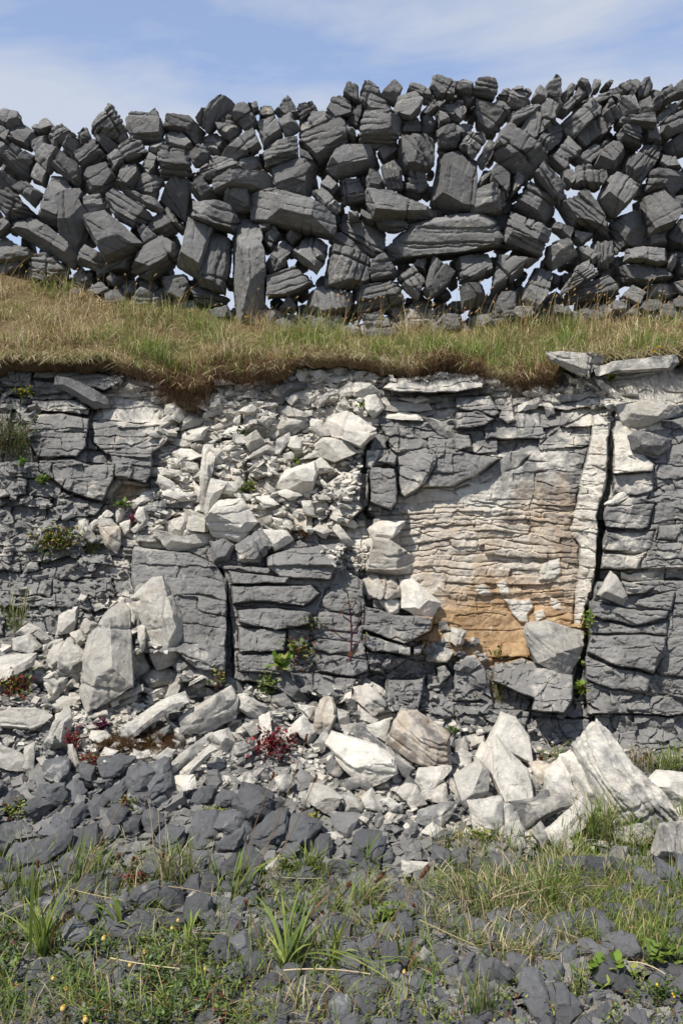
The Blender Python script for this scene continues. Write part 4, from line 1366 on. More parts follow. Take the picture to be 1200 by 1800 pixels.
# ------------------------------------------------------------------ fallen rubble
# outline in thirds of a pixel | pale, ochre = name
RB = """D 300,190 350,195 480,250 555,290 560,340 490,345 375,275 300,235|.05 0=leaning dark grey slab lodged high on the left of the rock face
D 415,950 445,940 500,1030 470,1045 420,1010|.8 .2
D 465,985 560,890 590,910 510,990|.9 0
D 520,940 570,925 630,985 600,1000 530,975|1 0
D 515,975 630,985 635,1060 620,1115 560,1080|.8 .35=cream wedge pointing down on the left scree shelf
D 610,890 650,880 665,910 620,960|.9 0
D 630,960 690,940 690,990 660,1020|.9 0
D 700,840 760,790 810,800 800,830 700,880|.8 0
D 750,870 870,840 870,890 760,900|.3 0
D 830,960 880,885 925,900 870,950|.9 0
D 870,960 980,920 995,960 965,1030 880,1015|.6 .3
D 985,905 1095,945 1095,1000 990,990|.8 0
D 835,995 880,1040 1130,1010 1120,1080 900,1100|.7 0=flat pale slab below the big pale boulder on the scree shelf
D 1095,930 1160,845 1270,835 1350,950 1260,1050 1130,1020|.75 0=big pale boulder beside the white post-like stone
D 1110,1060 1180,1045 1230,1080 1200,1150 1130,1170|.2 0
D 1060,550 1120,550 1130,640 1095,890 1065,880|.9 .05=thin white post-like stone standing upright in the scree
D 1110,730 1195,740 1150,830 1100,920 1075,900|.9 .1
D 850,610 1020,610 1010,660 850,680|.8 .1
D 890,670 960,680 955,725 900,710|.9 0
D 970,365 1080,405 1050,440 960,470 955,420|.8 0
D 955,480 1100,450 1070,520 960,540|.9 0
D 1090,290 1170,300 1165,340 1090,330|.9 0
D 1110,460 1200,400 1210,440 1140,470|.9 0
D 480,615 560,595 555,640 490,640|.1 0
D 610,270 680,205 770,245 700,280|.9 0
D 680,190 830,225 830,250 690,210|.9 0
D 560,300 605,305 600,340 565,335|.4 0
E 135,175 180,180 290,235 240,270 190,250|.3 .15=greenish grey slab sticking out under the turf
E 220,300 260,240 400,200 415,235 340,270 290,330|.02 0=dark slab lying across the top of the white scree
E 295,300 360,265 375,300 340,345|.8 .1
E 575,245 640,210 750,225 790,270 700,295 590,290|1 0=bright white slab curving across the top of the scree
E 700,290 790,260 822,350 770,405 735,365|1 0=bright white stone hanging down at the head of the cleft
E 455,330 540,255 575,270 480,355|.9 0
E 575,340 615,295 650,350 580,380|1 0
E 515,440 580,375 640,370 770,465 770,490 700,560 560,500|.72 0=large banded pale block above the dark cleft
E 440,555 500,500 600,520 675,580 640,600 560,635 500,610|.85 0=banded white slab tilted below the large banded pale block
E 250,490 290,410 430,405 435,450 330,475|.65 0
E 430,400 500,420 510,465 440,455|.7 0
E 250,595 260,520 325,480 330,520 275,595|.5 0
E 260,370 300,330 430,390 400,405 300,400|.8 0
E 80,520 150,470 200,540 120,580|.8 0
E 150,550 250,540 260,600 110,620|.7 .1
E 820,320 1050,330 1065,370 830,370|.7 0
E 790,395 900,370 1015,395 1010,420 820,410|.7 0
E 1030,400 1070,405 1190,470 1190,510 1120,490|.7 0=pale tilted slab below the layered ledge
E 905,300 1030,290 1060,310 990,330|.7 0
E 735,575 800,580 760,670 730,660|.5 0
E 260,770 310,680 450,640 470,690 440,800 380,800|.8 .05=angular white block in the middle of the scree
E 450,640 490,610 560,680 470,700|.9 .1
E 0,400 70,390 60,440 0,440|.9 0
E 130,250 175,265 160,300 80,300|.9 0
E 200,380 250,400 210,460 160,420|.8 0
E 50,1080 170,995 230,1080 170,1165 70,1160|.3 0=grey boulder on the ledge right of the big pale boulder
E 170,995 310,1000 340,1050 250,1100|.8 0
E 450,990 490,950 560,990 520,1030|.9 .15
E 555,975 590,965 655,1050 640,1080 580,1020|.9 .05
E 150,820 220,810 270,860 190,880|.9 0
E 240,800 310,780 390,810 330,840|.9 0
E 240,930 330,950 350,1000 280,1000|.9 0
E 150,940 230,920 240,960 180,980|.9 0
E 740,990 800,950 930,950 900,1000 850,1040 770,1050|.75 .15
E 735,1190 770,1040 850,1045 1000,1160 990,1210 880,1230 740,1210|.75 .2=big cream block leaning on the left edge of the ochre panel
F 490,50 530,60 780,75 780,110 720,145 690,190 510,105|.6 .05=pale broken slab perched on the turf edge at the right
F 755,145 850,110 1170,65 1175,105 1130,150 770,180|.45 0=long grey slab lying level at the top right edge
F 575,165 640,205 650,225 600,220|.8 0
F 745,200 780,205 875,290 840,305 770,250|.8 0
F 680,200 740,250 760,280 690,225|.7 0
F 890,240 940,235 960,290 900,280|.8 0
F 95,165 140,158 230,190 225,235 180,235|.95 0=rounded white stone at the right end of the layered ledge
F 235,170 310,190 305,205 240,195|.9 0
F 130,250 190,240 200,275 135,280|.3 0
F 350,275 430,240 490,255 470,285 380,295|.9 0
F 335,370 330,340 440,290 470,295 420,355|.8 0
F 500,310 550,295 550,330 510,330|.9 0
F 470,350 520,335 520,390 480,400|.3 0
F 880,330 1000,315 1130,350 1165,375 1000,440 910,455 885,385|.8 0=pale boulder projecting above the grey overhanging slab
F 970,460 1095,430 1090,470 985,475|.8 0
F 910,500 960,475 1050,490 1150,510 1140,550 1085,615 930,575|.3 .05=grey overhanging slab throwing a broad shadow at the right
F 785,860 905,775 915,820 850,860|.85 0
F 850,860 910,825 945,870|.8 0
I 375,340 390,300 500,290 680,345 640,480 580,550 420,480 390,410|.6 .05=big pale boulder wedged under the foot of the white column
I 740,130 820,20 850,40 920,170 880,185|.85 .05=triangular white stone resting on a ledge right of the black crack
I 120,465 160,445 175,475 140,495|.8 0
I 270,445 320,430 325,460 280,470|.95 0
I 30,470 100,460 130,500 60,545 25,510|.4 0
I 90,560 150,530 160,600 110,600|.3 0
I 170,600 190,680 150,650|.4 0
I -20,315 55,330 40,390 0,405 -30,380|.7 0
I 170,920 260,785 330,810 385,890 390,1020 330,990 250,950 200,960|.7 .08=tall rounded pale boulder at the back of the right-hand rubble
I 170,1050 205,970 240,915 300,990 380,1060 400,1180 330,1210 230,1190|.72 .03=white spiky boulder in front of the tall rounded one
I 0,1090 130,1025 180,1080 170,1160 120,1230 20,1200|.75 .12
I 60,1040 150,930 200,960 180,1030|.6 .2
I 60,885 150,880 150,905 120,940 70,940|.9 .05
I 0,910 50,890 65,950 0,1000|.5 .1
I 390,1020 470,1020 510,1040 470,1110 440,1130|.7 .4
I 380,1060 410,1100 440,1140 400,1160|.9 .1
I 470,1080 560,1010 600,1110 620,1230 470,1230|.6 .15=cracked cream block left of the big pointed boulder
I 575,1015 630,990 700,1090 750,1190 740,1250 630,1230|.55 .1=split half block leaning on the big pointed boulder
I 665,980 800,855 850,920 890,1010 1050,1180 1100,1310 1000,1330 800,1310 720,1140|.5 .1=big pointed boulder, the tallest in the rubble at right
I 1015,1130 1080,1085 1240,1110 1240,1290 1150,1270 1080,1220|.75 .12=pale rounded boulder at the right end of the rubble
G 705,160 800,65 845,60 870,120 940,260 975,380 930,480 830,510 780,400 760,300 710,200|.85 .16=tall pale stone leaning back against the grey block
G 550,300 600,205 650,250 710,590 600,660 480,720 440,650 450,500 470,370|.66 .03=tallest pale grey wedge standing upright in the left rubble pile
G 630,340 665,275 700,310 785,500 780,530 730,575 690,500 660,400|.6 0
G 600,200 680,185 720,240 745,300 710,300 660,265|.75 0
G 720,310 755,300 770,360 765,430 740,380|.7 .1
G 310,340 315,250 360,210 400,205 405,270 385,330|.85 0=upright white block at the back of the left rubble pile
G 410,270 440,240 520,300 470,350|.85 0
G 90,340 150,290 225,320 150,360|.6 0
G 70,370 150,350 215,410 170,440 80,420|.5 0
G 370,340 420,325 450,380 420,410|.6 0
G 225,385 330,370 300,400 240,425|.8 0
G 250,480 270,430 350,370 450,470 420,560 330,540 260,510|.6 .03
G -30,480 0,470 180,450 170,510 60,570 0,600 -30,590|.62 .03=flat-topped pale boulder at the left edge of the rubble
G 170,480 260,520 210,540 175,520|.5 .2
G 215,580 230,540 330,515 350,560 300,580|.75 0
G 230,590 350,575 340,640 290,680|.5 0
G 350,640 410,530 435,520 410,620|.9 0
G -30,780 40,740 220,735 270,765 180,840 0,840|.8 .02=long pale block lying at the left edge above the dark rocks
G 270,720 330,675 430,680 400,720 300,750|.7 .05
G 255,950 300,800 350,740 375,800 360,930|.85 .03=white shard standing upright among the small chips
G 740,570 830,515 930,550 900,600 800,630|.4 0
G 735,600 800,640 890,620 830,690|.65 .1
G 475,740 740,620 745,645 490,755|.8 0
G 530,740 720,660 720,690 600,740|.85 0
G 430,790 560,745 570,770 440,800|.8 0
G 640,840 850,700 960,660 985,710 860,770 690,900|.55 .02=long pale slab tilted up to the right over the brown moss
G 970,590 1140,650 1140,680 990,660|.6 0
G 890,530 960,570 980,640 900,620|.4 0
G 860,790 960,860 965,890 920,870|.85 0
G 970,770 1010,740 1200,640 1240,700 1230,790 1080,850 970,850|.5 0=blocky grey stone with a pale top in the middle of the left rubble
G 1090,880 1200,850 1240,930 1190,970 1090,920|.6 0
G 880,1040 1020,940 1080,900 1000,1010 900,1070|.55 .1
G 940,1080 1100,940 1140,960 1000,1095|.6 .15
G 710,950 820,1010 815,1030 730,990|.8 0
G 350,940 380,935 425,1020 410,1050 370,1020|.85 0
G 125,950 170,930 185,1050 140,1070|1 0=narrow white stone standing on end at the far left
G -30,940 80,970 135,1000 130,1060 20,1040 -30,1030|.65 0
G 405,160 430,130 460,145 440,180|1 0
G 820,990 880,950 920,960 900,1030|.8 0
G 900,1110 1020,1090 1040,1150 950,1200|.6 0
H 715,130 720,70 760,25 870,50 910,90 905,140 800,150|.8 .25=cream block on the ledge left of the bright boulder
H 800,170 850,145 915,160 900,230 850,240|.8 .05
H 915,70 980,65 1120,180 1060,260 990,240 920,200|.9 .12=bright cream boulder at the lower left corner of the ochre panel
H 1105,280 1150,275 1170,320 1110,330|.4 0
H 1100,350 1200,320 1230,390 1130,390|.6 0
H 1050,440 1080,390 1180,430 1150,490 1050,490|.4 0
H 205,590 290,550 420,690 410,715 300,660|.12 0=dark slab sloping down among the green herbs
H 310,540 380,560 440,600 430,670 400,660|.12 0
H 240,680 300,660 350,715 300,740 230,720|.2 0
H 680,600 720,545 745,600 720,620|.9 .25
H 665,640 740,620 820,690 820,740 760,760 680,700|.55 0
H 740,590 835,640 820,690 760,640|.8 .2
H 465,760 490,700 550,690 575,770 530,860 460,850|.75 .3=cream stone stained with ochre in the middle of the rubble
H 340,830 400,780 470,870 440,930|.55 .05
H 445,930 520,850 535,900 500,970|.45 0
H 650,790 700,720 790,790 780,820|.7 .05
H 780,780 810,750 875,785 830,800|.8 .5
H 715,830 860,800 830,910|.7 .1
H 555,830 720,820 770,900 600,890|.3 .05
H 530,940 560,885 780,935 860,990 880,1060 720,1140 600,1030|.78 .03=very pale long boulder in the centre of the rubble
H 720,870 780,890 980,1050 940,1110 880,1050|.4 0
H 850,920 920,765 1000,770 1160,870 1155,1010 1080,1040 960,1000 870,950|.45 .33=big block with an ochre-stained left face in the rubble
H 870,930 980,935 960,990 900,980|.35 0
H 1065,1030 1100,985 1145,1000 1130,1040|.8 .05
H 990,1120 1010,1060 1180,1055 1100,1130 1040,1190|.65 .05
H 1070,1160 1150,1130 1165,1200 1090,1200|.7 0
H 880,1190 960,1110 1060,1200 960,1220|.4 0
H 520,1030 560,990 610,1060 580,1090 530,1080|.2 0
H 20,990 40,920 130,895 150,950 100,980|.3 0
H 165,800 220,770 235,850 190,930|.8 0
H 80,830 130,810 170,860 120,880|.6 0
H 230,760 350,740 340,790 250,800|.25 0
H 40,680 90,660 220,740 170,800 70,740|.65 0
H 370,720 460,730 450,800 400,780|.5 .05
H 570,740 640,760 640,820 590,820|.6 0
H 430,1060 530,1090 520,1130 440,1090|.5 .05
H 440,1150 520,1120 520,1210 420,1210|.7 0
H 620,700 660,670 680,730 640,760|.6 .05
K 420,80 440,10 530,20 600,60 545,150|.8 0
K 700,70 760,25 820,140 730,130|.8 0
K 810,80 860,70 915,110 880,135|.8 .05
K 880,40 940,0 990,0 1045,95 960,120|.65 0
K 1070,20 1150,0 1160,90 1080,80|.6 0
K 610,60 640,40 720,110 680,160 620,130|.5 0
K 1020,240 1080,205 1160,260 1090,290|1 0=lone white stone lying among the dark rocks
K 1000,190 1010,140 1170,95 1190,140 1120,210|.3 0
K 540,160 690,160 640,270 570,250|.1 0
K 510,260 580,250 640,290 560,305|.6 0
K 920,400 1050,420 1040,450 920,470|.75 0=small white flat stone half hidden by brown seed heads
K 190,440 270,380 280,430 220,460|.6 0
L 75,90 240,85 330,150 345,240 280,250 200,230 100,210|.55 0
L 200,240 340,200 360,300 330,305 210,270|.7 0
L 320,110 600,60 640,100 480,170 370,235 350,230|.4 .02=grey slab lying on top of the cream slab at the front right
L 470,210 700,90 750,150 740,180 620,230 500,280|.65 .1=cream slab at the front right with a dark hollow under it
L 405,250 460,210 495,270 450,310|.4 0
L 510,320 560,250 620,300 580,380|.5 0
L 830,230 1000,220 1050,260 980,310 850,280|.6 0
L 1040,350 1100,230 1240,220 1240,440 1130,420|.5 .03=pale block half buried in the grass at the right edge
L 1090,200 1200,130 1240,140 1240,220 1130,230|.5 0
L 150,70 250,65 330,110 250,120|.6 .05"""
rr = np.random.default_rng(401)
rubble_items = []
rub_cover = []
TALUS = [(0, 1130), (230, 1080), (330, 1180), (520, 1230), (640, 1190), (700, 1240), (860, 1290), (1000, 1330), (1200, 1390), (1200, 1450), (960, 1490), (760, 1475), (560, 1420), (400, 1400), (250, 1370), (0, 1335)]
CHUTE = [(265, 700), (400, 660), (640, 645), (650, 700), (640, 760), (620, 930), (430, 960), (300, 950), (240, 930), (290, 800)]


def lay(name, p, pale_v, och, Tk=1.0, lean=None, mat=None, L=0.0075, chips=6, lift=0.0, bedp=0.65, rough=1.0, grow=1.04, sink=0.35):
    """rest a stone with its lower edge on the surface seen at its foot"""
    p = np.array(p)
    vb = p[:, 1].max()
    c = p.mean(0)
    on_ground = c[1] > 1150 or inpoly(TALUS, c[0], c[1])
    uu = np.linspace(p[:, 0].min(), p[:, 0].max(), 7)
    rad = math.sqrt(hull_area(p) / math.pi)
    ys = float(np.median(surf(uu, np.full(7, vb - 0.15 * rad))))
    ycl = float(np.median(surf(uu, np.full(7, c[1]))))
    el = pca_angle(p)[1]
    T = 2 * rad / math.sqrt(el) * ys / F * Tk
    if on_ground:
        Y = ys - T * 0.15
        ln = rr.uniform(0.15, 0.6) if lean is None else lean
    else:
        Y = min(ys, ycl) - T * (0.28 if inpoly(CHUTE, c[0], c[1]) else 0.12)
        if vb < 672 and c[0] > 960:
            Y = 6.02 - (0.1 if c[0] > 1090 else 0)
        ln = rr.uniform(0.0, 0.45) if lean is None else lean
    ang, el = pca_angle(p * [1, -1])
    da, dm = rr.uniform(0, 2 * math.pi), rr.uniform(.45, 1.0)
    shf = (dm * math.cos(da), dm * math.sin(da))
    bed = None
    if rr.random() < bedp:
        bed = (ang + rr.normal(0, .15), rr.uniform(.03, .07), rr.uniform(.006, .016), .007)
    return rock_from_px(name, p, Y, T, rr, mat or M_STONE, grow=grow, pale=pale_v, ochre=och, L=L, sf=rr.uniform(0.5, 0.85),
                        crisp=1.0, fymin=.5, shift=shf, tilt=(rr.normal(0, .3), ln), chips=chips, bed=bed, rough=rough), p, rad, el, ang


for ln in RB.splitlines():
    body, _, par = ln.partition('|')
    vals, _, lab = par.partition('=')
    a, b = [float(x) for x in vals.split()]
    p = pts(body[2:], body[0])
    o, p, rad, el, ang = lay('rubble_stone', p, a * 1.06 + .06 * (a > .4), b, grow=1.1, chips=int(rr.integers(2, 6)) + (1 if hull_area(np.array(p)) > 4000 else 0), rough=.75)
    tag(o, None, 'stone', 'fallen rubble stones')
    rubble_items.append([o, p.mean(0), rad, lab, p, el, ang, a])
    rub_cover.append(p)


def rand_poly(c, r, q, asp=None, ang=None):
    k = int(q.integers(4, 7))
    a = (np.arange(k) + q.uniform(-.3, .3, k)) * 2 * math.pi / k
    asp = q.uniform(1.0, 2.0) if asp is None else asp
    th = q.uniform(-.7, .7) if ang is None else ang
    x = r * asp ** .5 * np.cos(a) * q.uniform(.8, 1.15, k)
    y = r / asp ** .5 * np.sin(a) * q.uniform(.8, 1.15, k)
    return np.stack([c[0] + x * math.cos(th) - y * math.sin(th), c[1] + x * math.sin(th) + y * math.cos(th)], -1)


def covered(c):
    return any(inpoly(p, np.array(c[0]), np.array(c[1])) for p in rub_cover)


def scatter(poly, n, dmin, q):
    poly = np.array(poly, float)
    lo, hi = poly.min(0), poly.max(0)
    out = []
    for _ in range(n * 40):
        c = q.uniform(lo, hi)
        if not inpoly(poly, c[0], c[1]):
            continue
        if out and np.hypot(*(np.array(out) - c).T).min() < dmin:
            continue
        out.append(c)
        if len(out) >= n:
            break
    return out


for poly, n, dm, r0, r1 in ((CHUTE, 80, 17, 9, 19), (TALUS, 105, 22, 9, 18), ([(505, 640), (640, 630), (760, 650), (660, 670), (500, 668)], 26, 10, 5, 10)):
    for c in scatter(poly, n, dm, rr):
        if covered(c):
            continue
        r_ = rr.uniform(r0, r1)
        p = rand_poly(c, r_, rr, rr.uniform(1.3, 3.6) if poly is CHUTE else rr.uniform(1.0, 2.6), rr.normal(.25, .5) if poly is CHUTE else rr.normal(-.1, .55))
        if poly is TALUS:
            pv = 0.6 + rr.normal(0, .2) if c[1] < 1350 else 0.4 + rr.normal(0, .25)
            oc = max(0, rr.normal(0.02, .08)) if c[0] > 500 else 0
        else:
            pv, oc = .8 + rr.normal(0, .12), max(0, rr.normal(.0, .1))
        o, p, rad, el, ang = lay('rubble_stone', p, pv, oc, L=0.009, chips=3, bedp=.2)
        tag(o, None, 'stone', 'fallen rubble stones')
        rubble_items.append([o, p.mean(0), rad, '', p, el, ang, pv])

RSHORT = {'leaning dark grey slab': 'the leaning dark slab high at left', 'cream wedge': 'the cream wedge on the left shelf', 'flat pale slab below': 'the flat pale shelf slab',
          'big pale boulder beside': 'the big pale boulder by the white post', 'thin white post': 'the thin white post-like stone', 'greenish': 'the greenish slab under the turf',
          'dark slab lying across': 'the dark slab on the white scree', 'bright white slab curving': 'the bright curving white slab', 'bright white stone hanging': 'the white stone above the cleft',
          'large banded pale': 'the large banded pale block', 'banded white slab': 'the banded white slab', 'pale tilted slab': 'the tilted slab under the ledge',
          'angular white block': 'the angular white scree block', 'grey boulder on the ledge': 'the grey ledge boulder', 'big cream block': 'the big cream block',
          'pale broken slab': 'the broken slab on the turf edge', 'long grey slab': 'the long slab at top right', 'rounded white stone': 'the rounded white ledge stone',
          'pale boulder projecting': 'the projecting pale boulder', 'grey overhanging': 'the overhanging grey slab', 'big pale boulder wedged': 'the boulder under the white column',
          'triangular white': 'the triangular white stone', 'tall rounded pale': 'the tall rounded pale boulder', 'white spiky': 'the white spiky boulder',
          'cracked cream': 'the cracked cream block', 'big pointed': 'the big pointed boulder', 'pale rounded': 'the pale boulder at the right end', 'tall pale stone': 'the tall leaning pale stone',
          'tallest pale grey': 'the tallest grey wedge', 'upright white': 'the upright white block', 'flat-topped': 'the flat-topped pale boulder', 'long pale block': 'the long pale block at left',
          'white shard': 'the upright white shard', 'long pale slab': 'the long slab over the moss', 'blocky grey': 'the blocky pale-topped stone', 'narrow white': 'the narrow white stone on end',
          'cream block on': 'the cream ledge block', 'bright cream': 'the bright cream boulder', 'dark slab sloping': 'the dark slab among herbs', 'cream stone': 'the ochre-stained cream stone',
          'very pale': 'the very pale long boulder', 'big block with': 'the big ochre-faced block', 'lone white': 'the lone white stone', 'grey slab lying': 'the grey slab at front right',
          'cream slab': 'the cream slab at front right', 'pale block half': 'the half-buried pale block', 'small white flat': 'the small white flat stone'}
rmarks = []
for it in rubble_items:
    for k, s in RSHORT.items():
        if it[3].startswith(k):
            rmarks.append((it[1], s))
            break
name_all(rubble_items, 'stone', rmarks, tone=lambda it: 'white' if it[7] > .72 else ('pale' if it[7] > .45 else 'grey'))


# ------------------------------------------------------------------ dark limestone lumps over the foreground
def clip_cell(c, others, box):
    poly = [np.array(b, float) for b in box]
    for o in others:
        m, d = (c + o) / 2, o - c
        out = []
        for i in range(len(poly)):
            p, q = poly[i], poly[(i + 1) % len(poly)]
            a, b = (p - m) @ d, (q - m) @ d
            if a <= 0:
                out.append(p)
            if a * b < 0:
                out.append(p + (q - p) * (a / (a - b)))
        poly = out
        if len(poly) < 3:
            return None
    return np.array(poly)


dr = np.random.default_rng(909)
FGTOP = [(-60, 1335), (250, 1345), (400, 1395), (560, 1450), (680, 1500), (900, 1520), (960, 1530), (1260, 1535)]
seeds = []
for _ in range(30000):
    u, v = dr.uniform(-50, 1250), dr.uniform(1325, 1840)
    if v < poly_at(FGTOP, u) + 26 * vnoise(u / 60, 3.3, 0, 140) + 14:
        continue
    big = 0.5 + 0.5 * vnoise(u / 160, v / 110, 0, 120)
    dmin = 14 + 24 * big ** 1.5 - (3 if v > 1560 else 0)
    if v < 1520 and u < 600:
        dmin += 10
    if not seeds or np.min(np.hypot((np.array(seeds)[:, 0] - u) / 1.25, np.array(seeds)[:, 1] - v)) > dmin:
        seeds.append((u, v))
seeds = np.array(seeds)
dark_items = []
for i, c in enumerate(seeds):
    if covered(c) or covered(c - np.array([0, 18])):
        continue
    d = np.hypot(*(seeds - c).T)
    nb = seeds[np.argsort(d)[1:14]]
    if c[1] > 1345 and dr.random() < .10:
        continue
    p = clip_cell(c, nb, [c + np.array(s) for s in ((-52, -30), (10, -38), (50, -26), (56, 40), (-52, 44))])
    if p is None:
        continue
    # drop tiny edges and let lumps overlap a little
    q = [p[k] for k in range(len(p)) if np.hypot(*(p[k] - p[k - 1])) > 7]
    if len(q) < 4:
        continue
    p = np.array(q)
    cc = p.mean(0)
    p = cc + (np.clip(p - cc, -46, 46)) * dr.uniform(.74, 1.12) * np.array([dr.uniform(.95, 1.2), dr.uniform(.55, .95)])
    a_ = dr.normal(0, .25)
    p = cc + (p - cc) @ np.array([[math.cos(a_), math.sin(a_)], [-math.sin(a_), math.cos(a_)]])
    o, p, rad, el, ang = lay('dark_rock', p, -0.05 + dr.uniform(0, .12) + (.25 if dr.random() < .1 else 0), 0, Tk=1.1, lean=dr.uniform(.25, .9), mat=M_DARK, L=0.0065 if cc[1] > 1560 else .0075,
                             chips=int(dr.integers(2, 6)), bedp=.7, rough=1.5, grow=1.0)
    tag(o, None, 'rock', 'dark rocks of the foreground')
    dark_items.append([o, cc, rad, '', p, el, ang, 0])
dark_items.sort(key=lambda it: -it[2])
merge_spare(dark_items[300:], 'small_dark_rubble', M_DARK, 'small dark grey rocks filling between the larger dark rocks at the front', 'rubble')
dark_items = dark_items[:300]
FG = [((130, 1390), 'the far left rock heap'), ((300, 1400), 'the long slab over the moss'), ((500, 1440), 'the middle dark heap'), ((700, 1480), 'the lone white stone'),
      ((70, 1640), 'the big plantain clump at left'), ((250, 1560), 'the twin brown seed heads'), ((420, 1560), 'the bent stem at left'), ((560, 1600), 'the middle plantain'),
      ((720, 1560), 'the brown seed spikes'), ((960, 1560), 'the matted dry grass'), ((1130, 1560), 'the thick grass at right'), ((250, 1740), 'the yellow buds'),
      ((480, 1740), 'the bottom plantain'), ((720, 1720), 'the red-tipped plant'), ((900, 1760), 'the bare rocks at the bottom'), ((1100, 1720), 'the round-leaved herb')]
name_all(dark_items, 'lump', [(np.array(a, float), b) for a, b in FG], tone=lambda it: 'dark')


# ------------------------------------------------------------------ chips too many to count
def chip_mesh(name, C, size, q, mat, pale_v, och_v):
    n = len(C)
    base = np.array([[x, y, z] for x in (-1, 1) for y in (-1, 1) for z in (-1, 1)], float)
    V = base[None] * q.uniform(.55, 1.15, (n, 8, 3))
    V *= np.stack([size * q.uniform(.8, 1.9, n), size * q.uniform(.6, 1.1, n), size * q.uniform(.2, .6, n)], -1)[:, None]
    # random turns
    a, b = q.uniform(-.6, .6, n), q.uniform(-.7, .7, n)
    g = q.uniform(0, 6.28, n)
    def rot(V, ang, i, j):
        c, s = np.cos(ang)[:, None], np.sin(ang)[:, None]
        W = V.copy()
        W[..., i] = V[..., i] * c - V[..., j] * s
        W[..., j] = V[..., i] * s + V[..., j] * c
        return W
    V = rot(rot(rot(V, g, 0, 1), a, 0, 2), b, 1, 2)
    V = V + C[:, None]
    f = np.array([[0, 1, 3, 2], [4, 6, 7, 5], [0, 4, 5, 1], [2, 3, 7, 6], [0, 2, 6, 4], [1, 5, 7, 3]])
    Qd = (f[None] + 8 * np.arange(n)[:, None, None]).reshape(-1, 4)
    return add_mesh(name, V.reshape(-1, 3), Qd, None, mat, smooth=False, attrs={'pale': np.repeat(pale_v, 8), 'ochre': np.repeat(och_v, 8)})


def chips_in(polys, q):
    uv, sz, pl, oc = [], [], [], []
    for poly, n, s0, s1, pv, ov in polys:
        poly = np.array(poly, float)
        lo, hi = poly.min(0), poly.max(0)
        c = q.uniform(lo, hi, (n * 3, 2))
        c = c[inpoly(poly, c[:, 0], c[:, 1])][:n]
        uv.append(c)
        sz.append(s0 + (s1 - s0) * q.random(len(c)) ** 2.2)
        pl.append(pv + q.normal(0, .2, len(c)))
        oc.append(np.maximum(0, q.normal(ov, .1, len(c))))
    uv = np.concatenate(uv)
    sz, pl, oc = np.concatenate(sz), np.concatenate(pl), np.concatenate(oc)
    Y = surf(uv[:, 0], uv[:, 1])
    s = sz * Y / F
    return ray(uv[:, 0], uv[:, 1], Y - .5 * s), s, pl, oc


qc = np.random.default_rng(55)
C, s, pl, oc = chips_in([(CHUTE, 1500, 2.0, 9, .85, .0), ([(495, 640), (640, 628), (770, 648), (800, 665), (660, 672), (500, 672)], 380, 2, 7, .85, 0),
                         ([(820, 650), (990, 675), (980, 700), (820, 672)], 120, 2, 6, .85, 0), ([(180, 640), (290, 670), (310, 720), (190, 680)], 120, 2, 6, .85, 0),
                         (TALUS, 2300, 2.5, 10, .62, .03), ([(850, 1270), (1240, 1330), (1240, 1520), (760, 1500), (700, 1300)], 900, 2.5, 9, .4, .03), ([(120, 1230), (260, 1240), (250, 1340), (110, 1310)], 420, 2, 7, .9, 0),
                         ([(985, 640), (1070, 690), (1085, 760), (1040, 720)], 160, 2, 7, .8, .1), ([(560, 960), (650, 960), (650, 1010), (600, 1010)], 120, 2, 6, .8, .1)], qc)
ch = chip_mesh('pale_chips', C, s, qc, M_CLIFF, pl, oc)
tag(ch, 'loose pale limestone chips spread between the bigger stones', 'stone chips', kind='stuff')
C, s, pl, oc = chips_in([([(40, 880), (130, 860), (230, 960), (235, 1090), (0, 1100), (0, 1000)], 350, 2, 8, .3, 0), ([(0, 640), (60, 640), (70, 1000), (0, 1000)], 150, 2, 8, .1, 0),
                         ([(-40, 1340), (560, 1430), (960, 1500), (1240, 1510), (1240, 1830), (-40, 1830)], 8000, 2.5, 15, 0.05, 0),
                         ([(640, 1150), (850, 1120), (860, 1290), (700, 1240)], 220, 2, 9, .2, 0)], qc)
ch = chip_mesh('grey_chips', C, s, qc, M_CLIFF, pl * .7 - .05, oc * 0)
tag(ch, 'small dark grey stone fragments filling between the dark rocks', 'stone chips', kind='stuff')

print('COUNTS', len(wall_items), len(rubble_items), len(dark_items))

# ------------------------------------------------------------------ grass, herbs and flowers
pr = np.random.default_rng(2024)


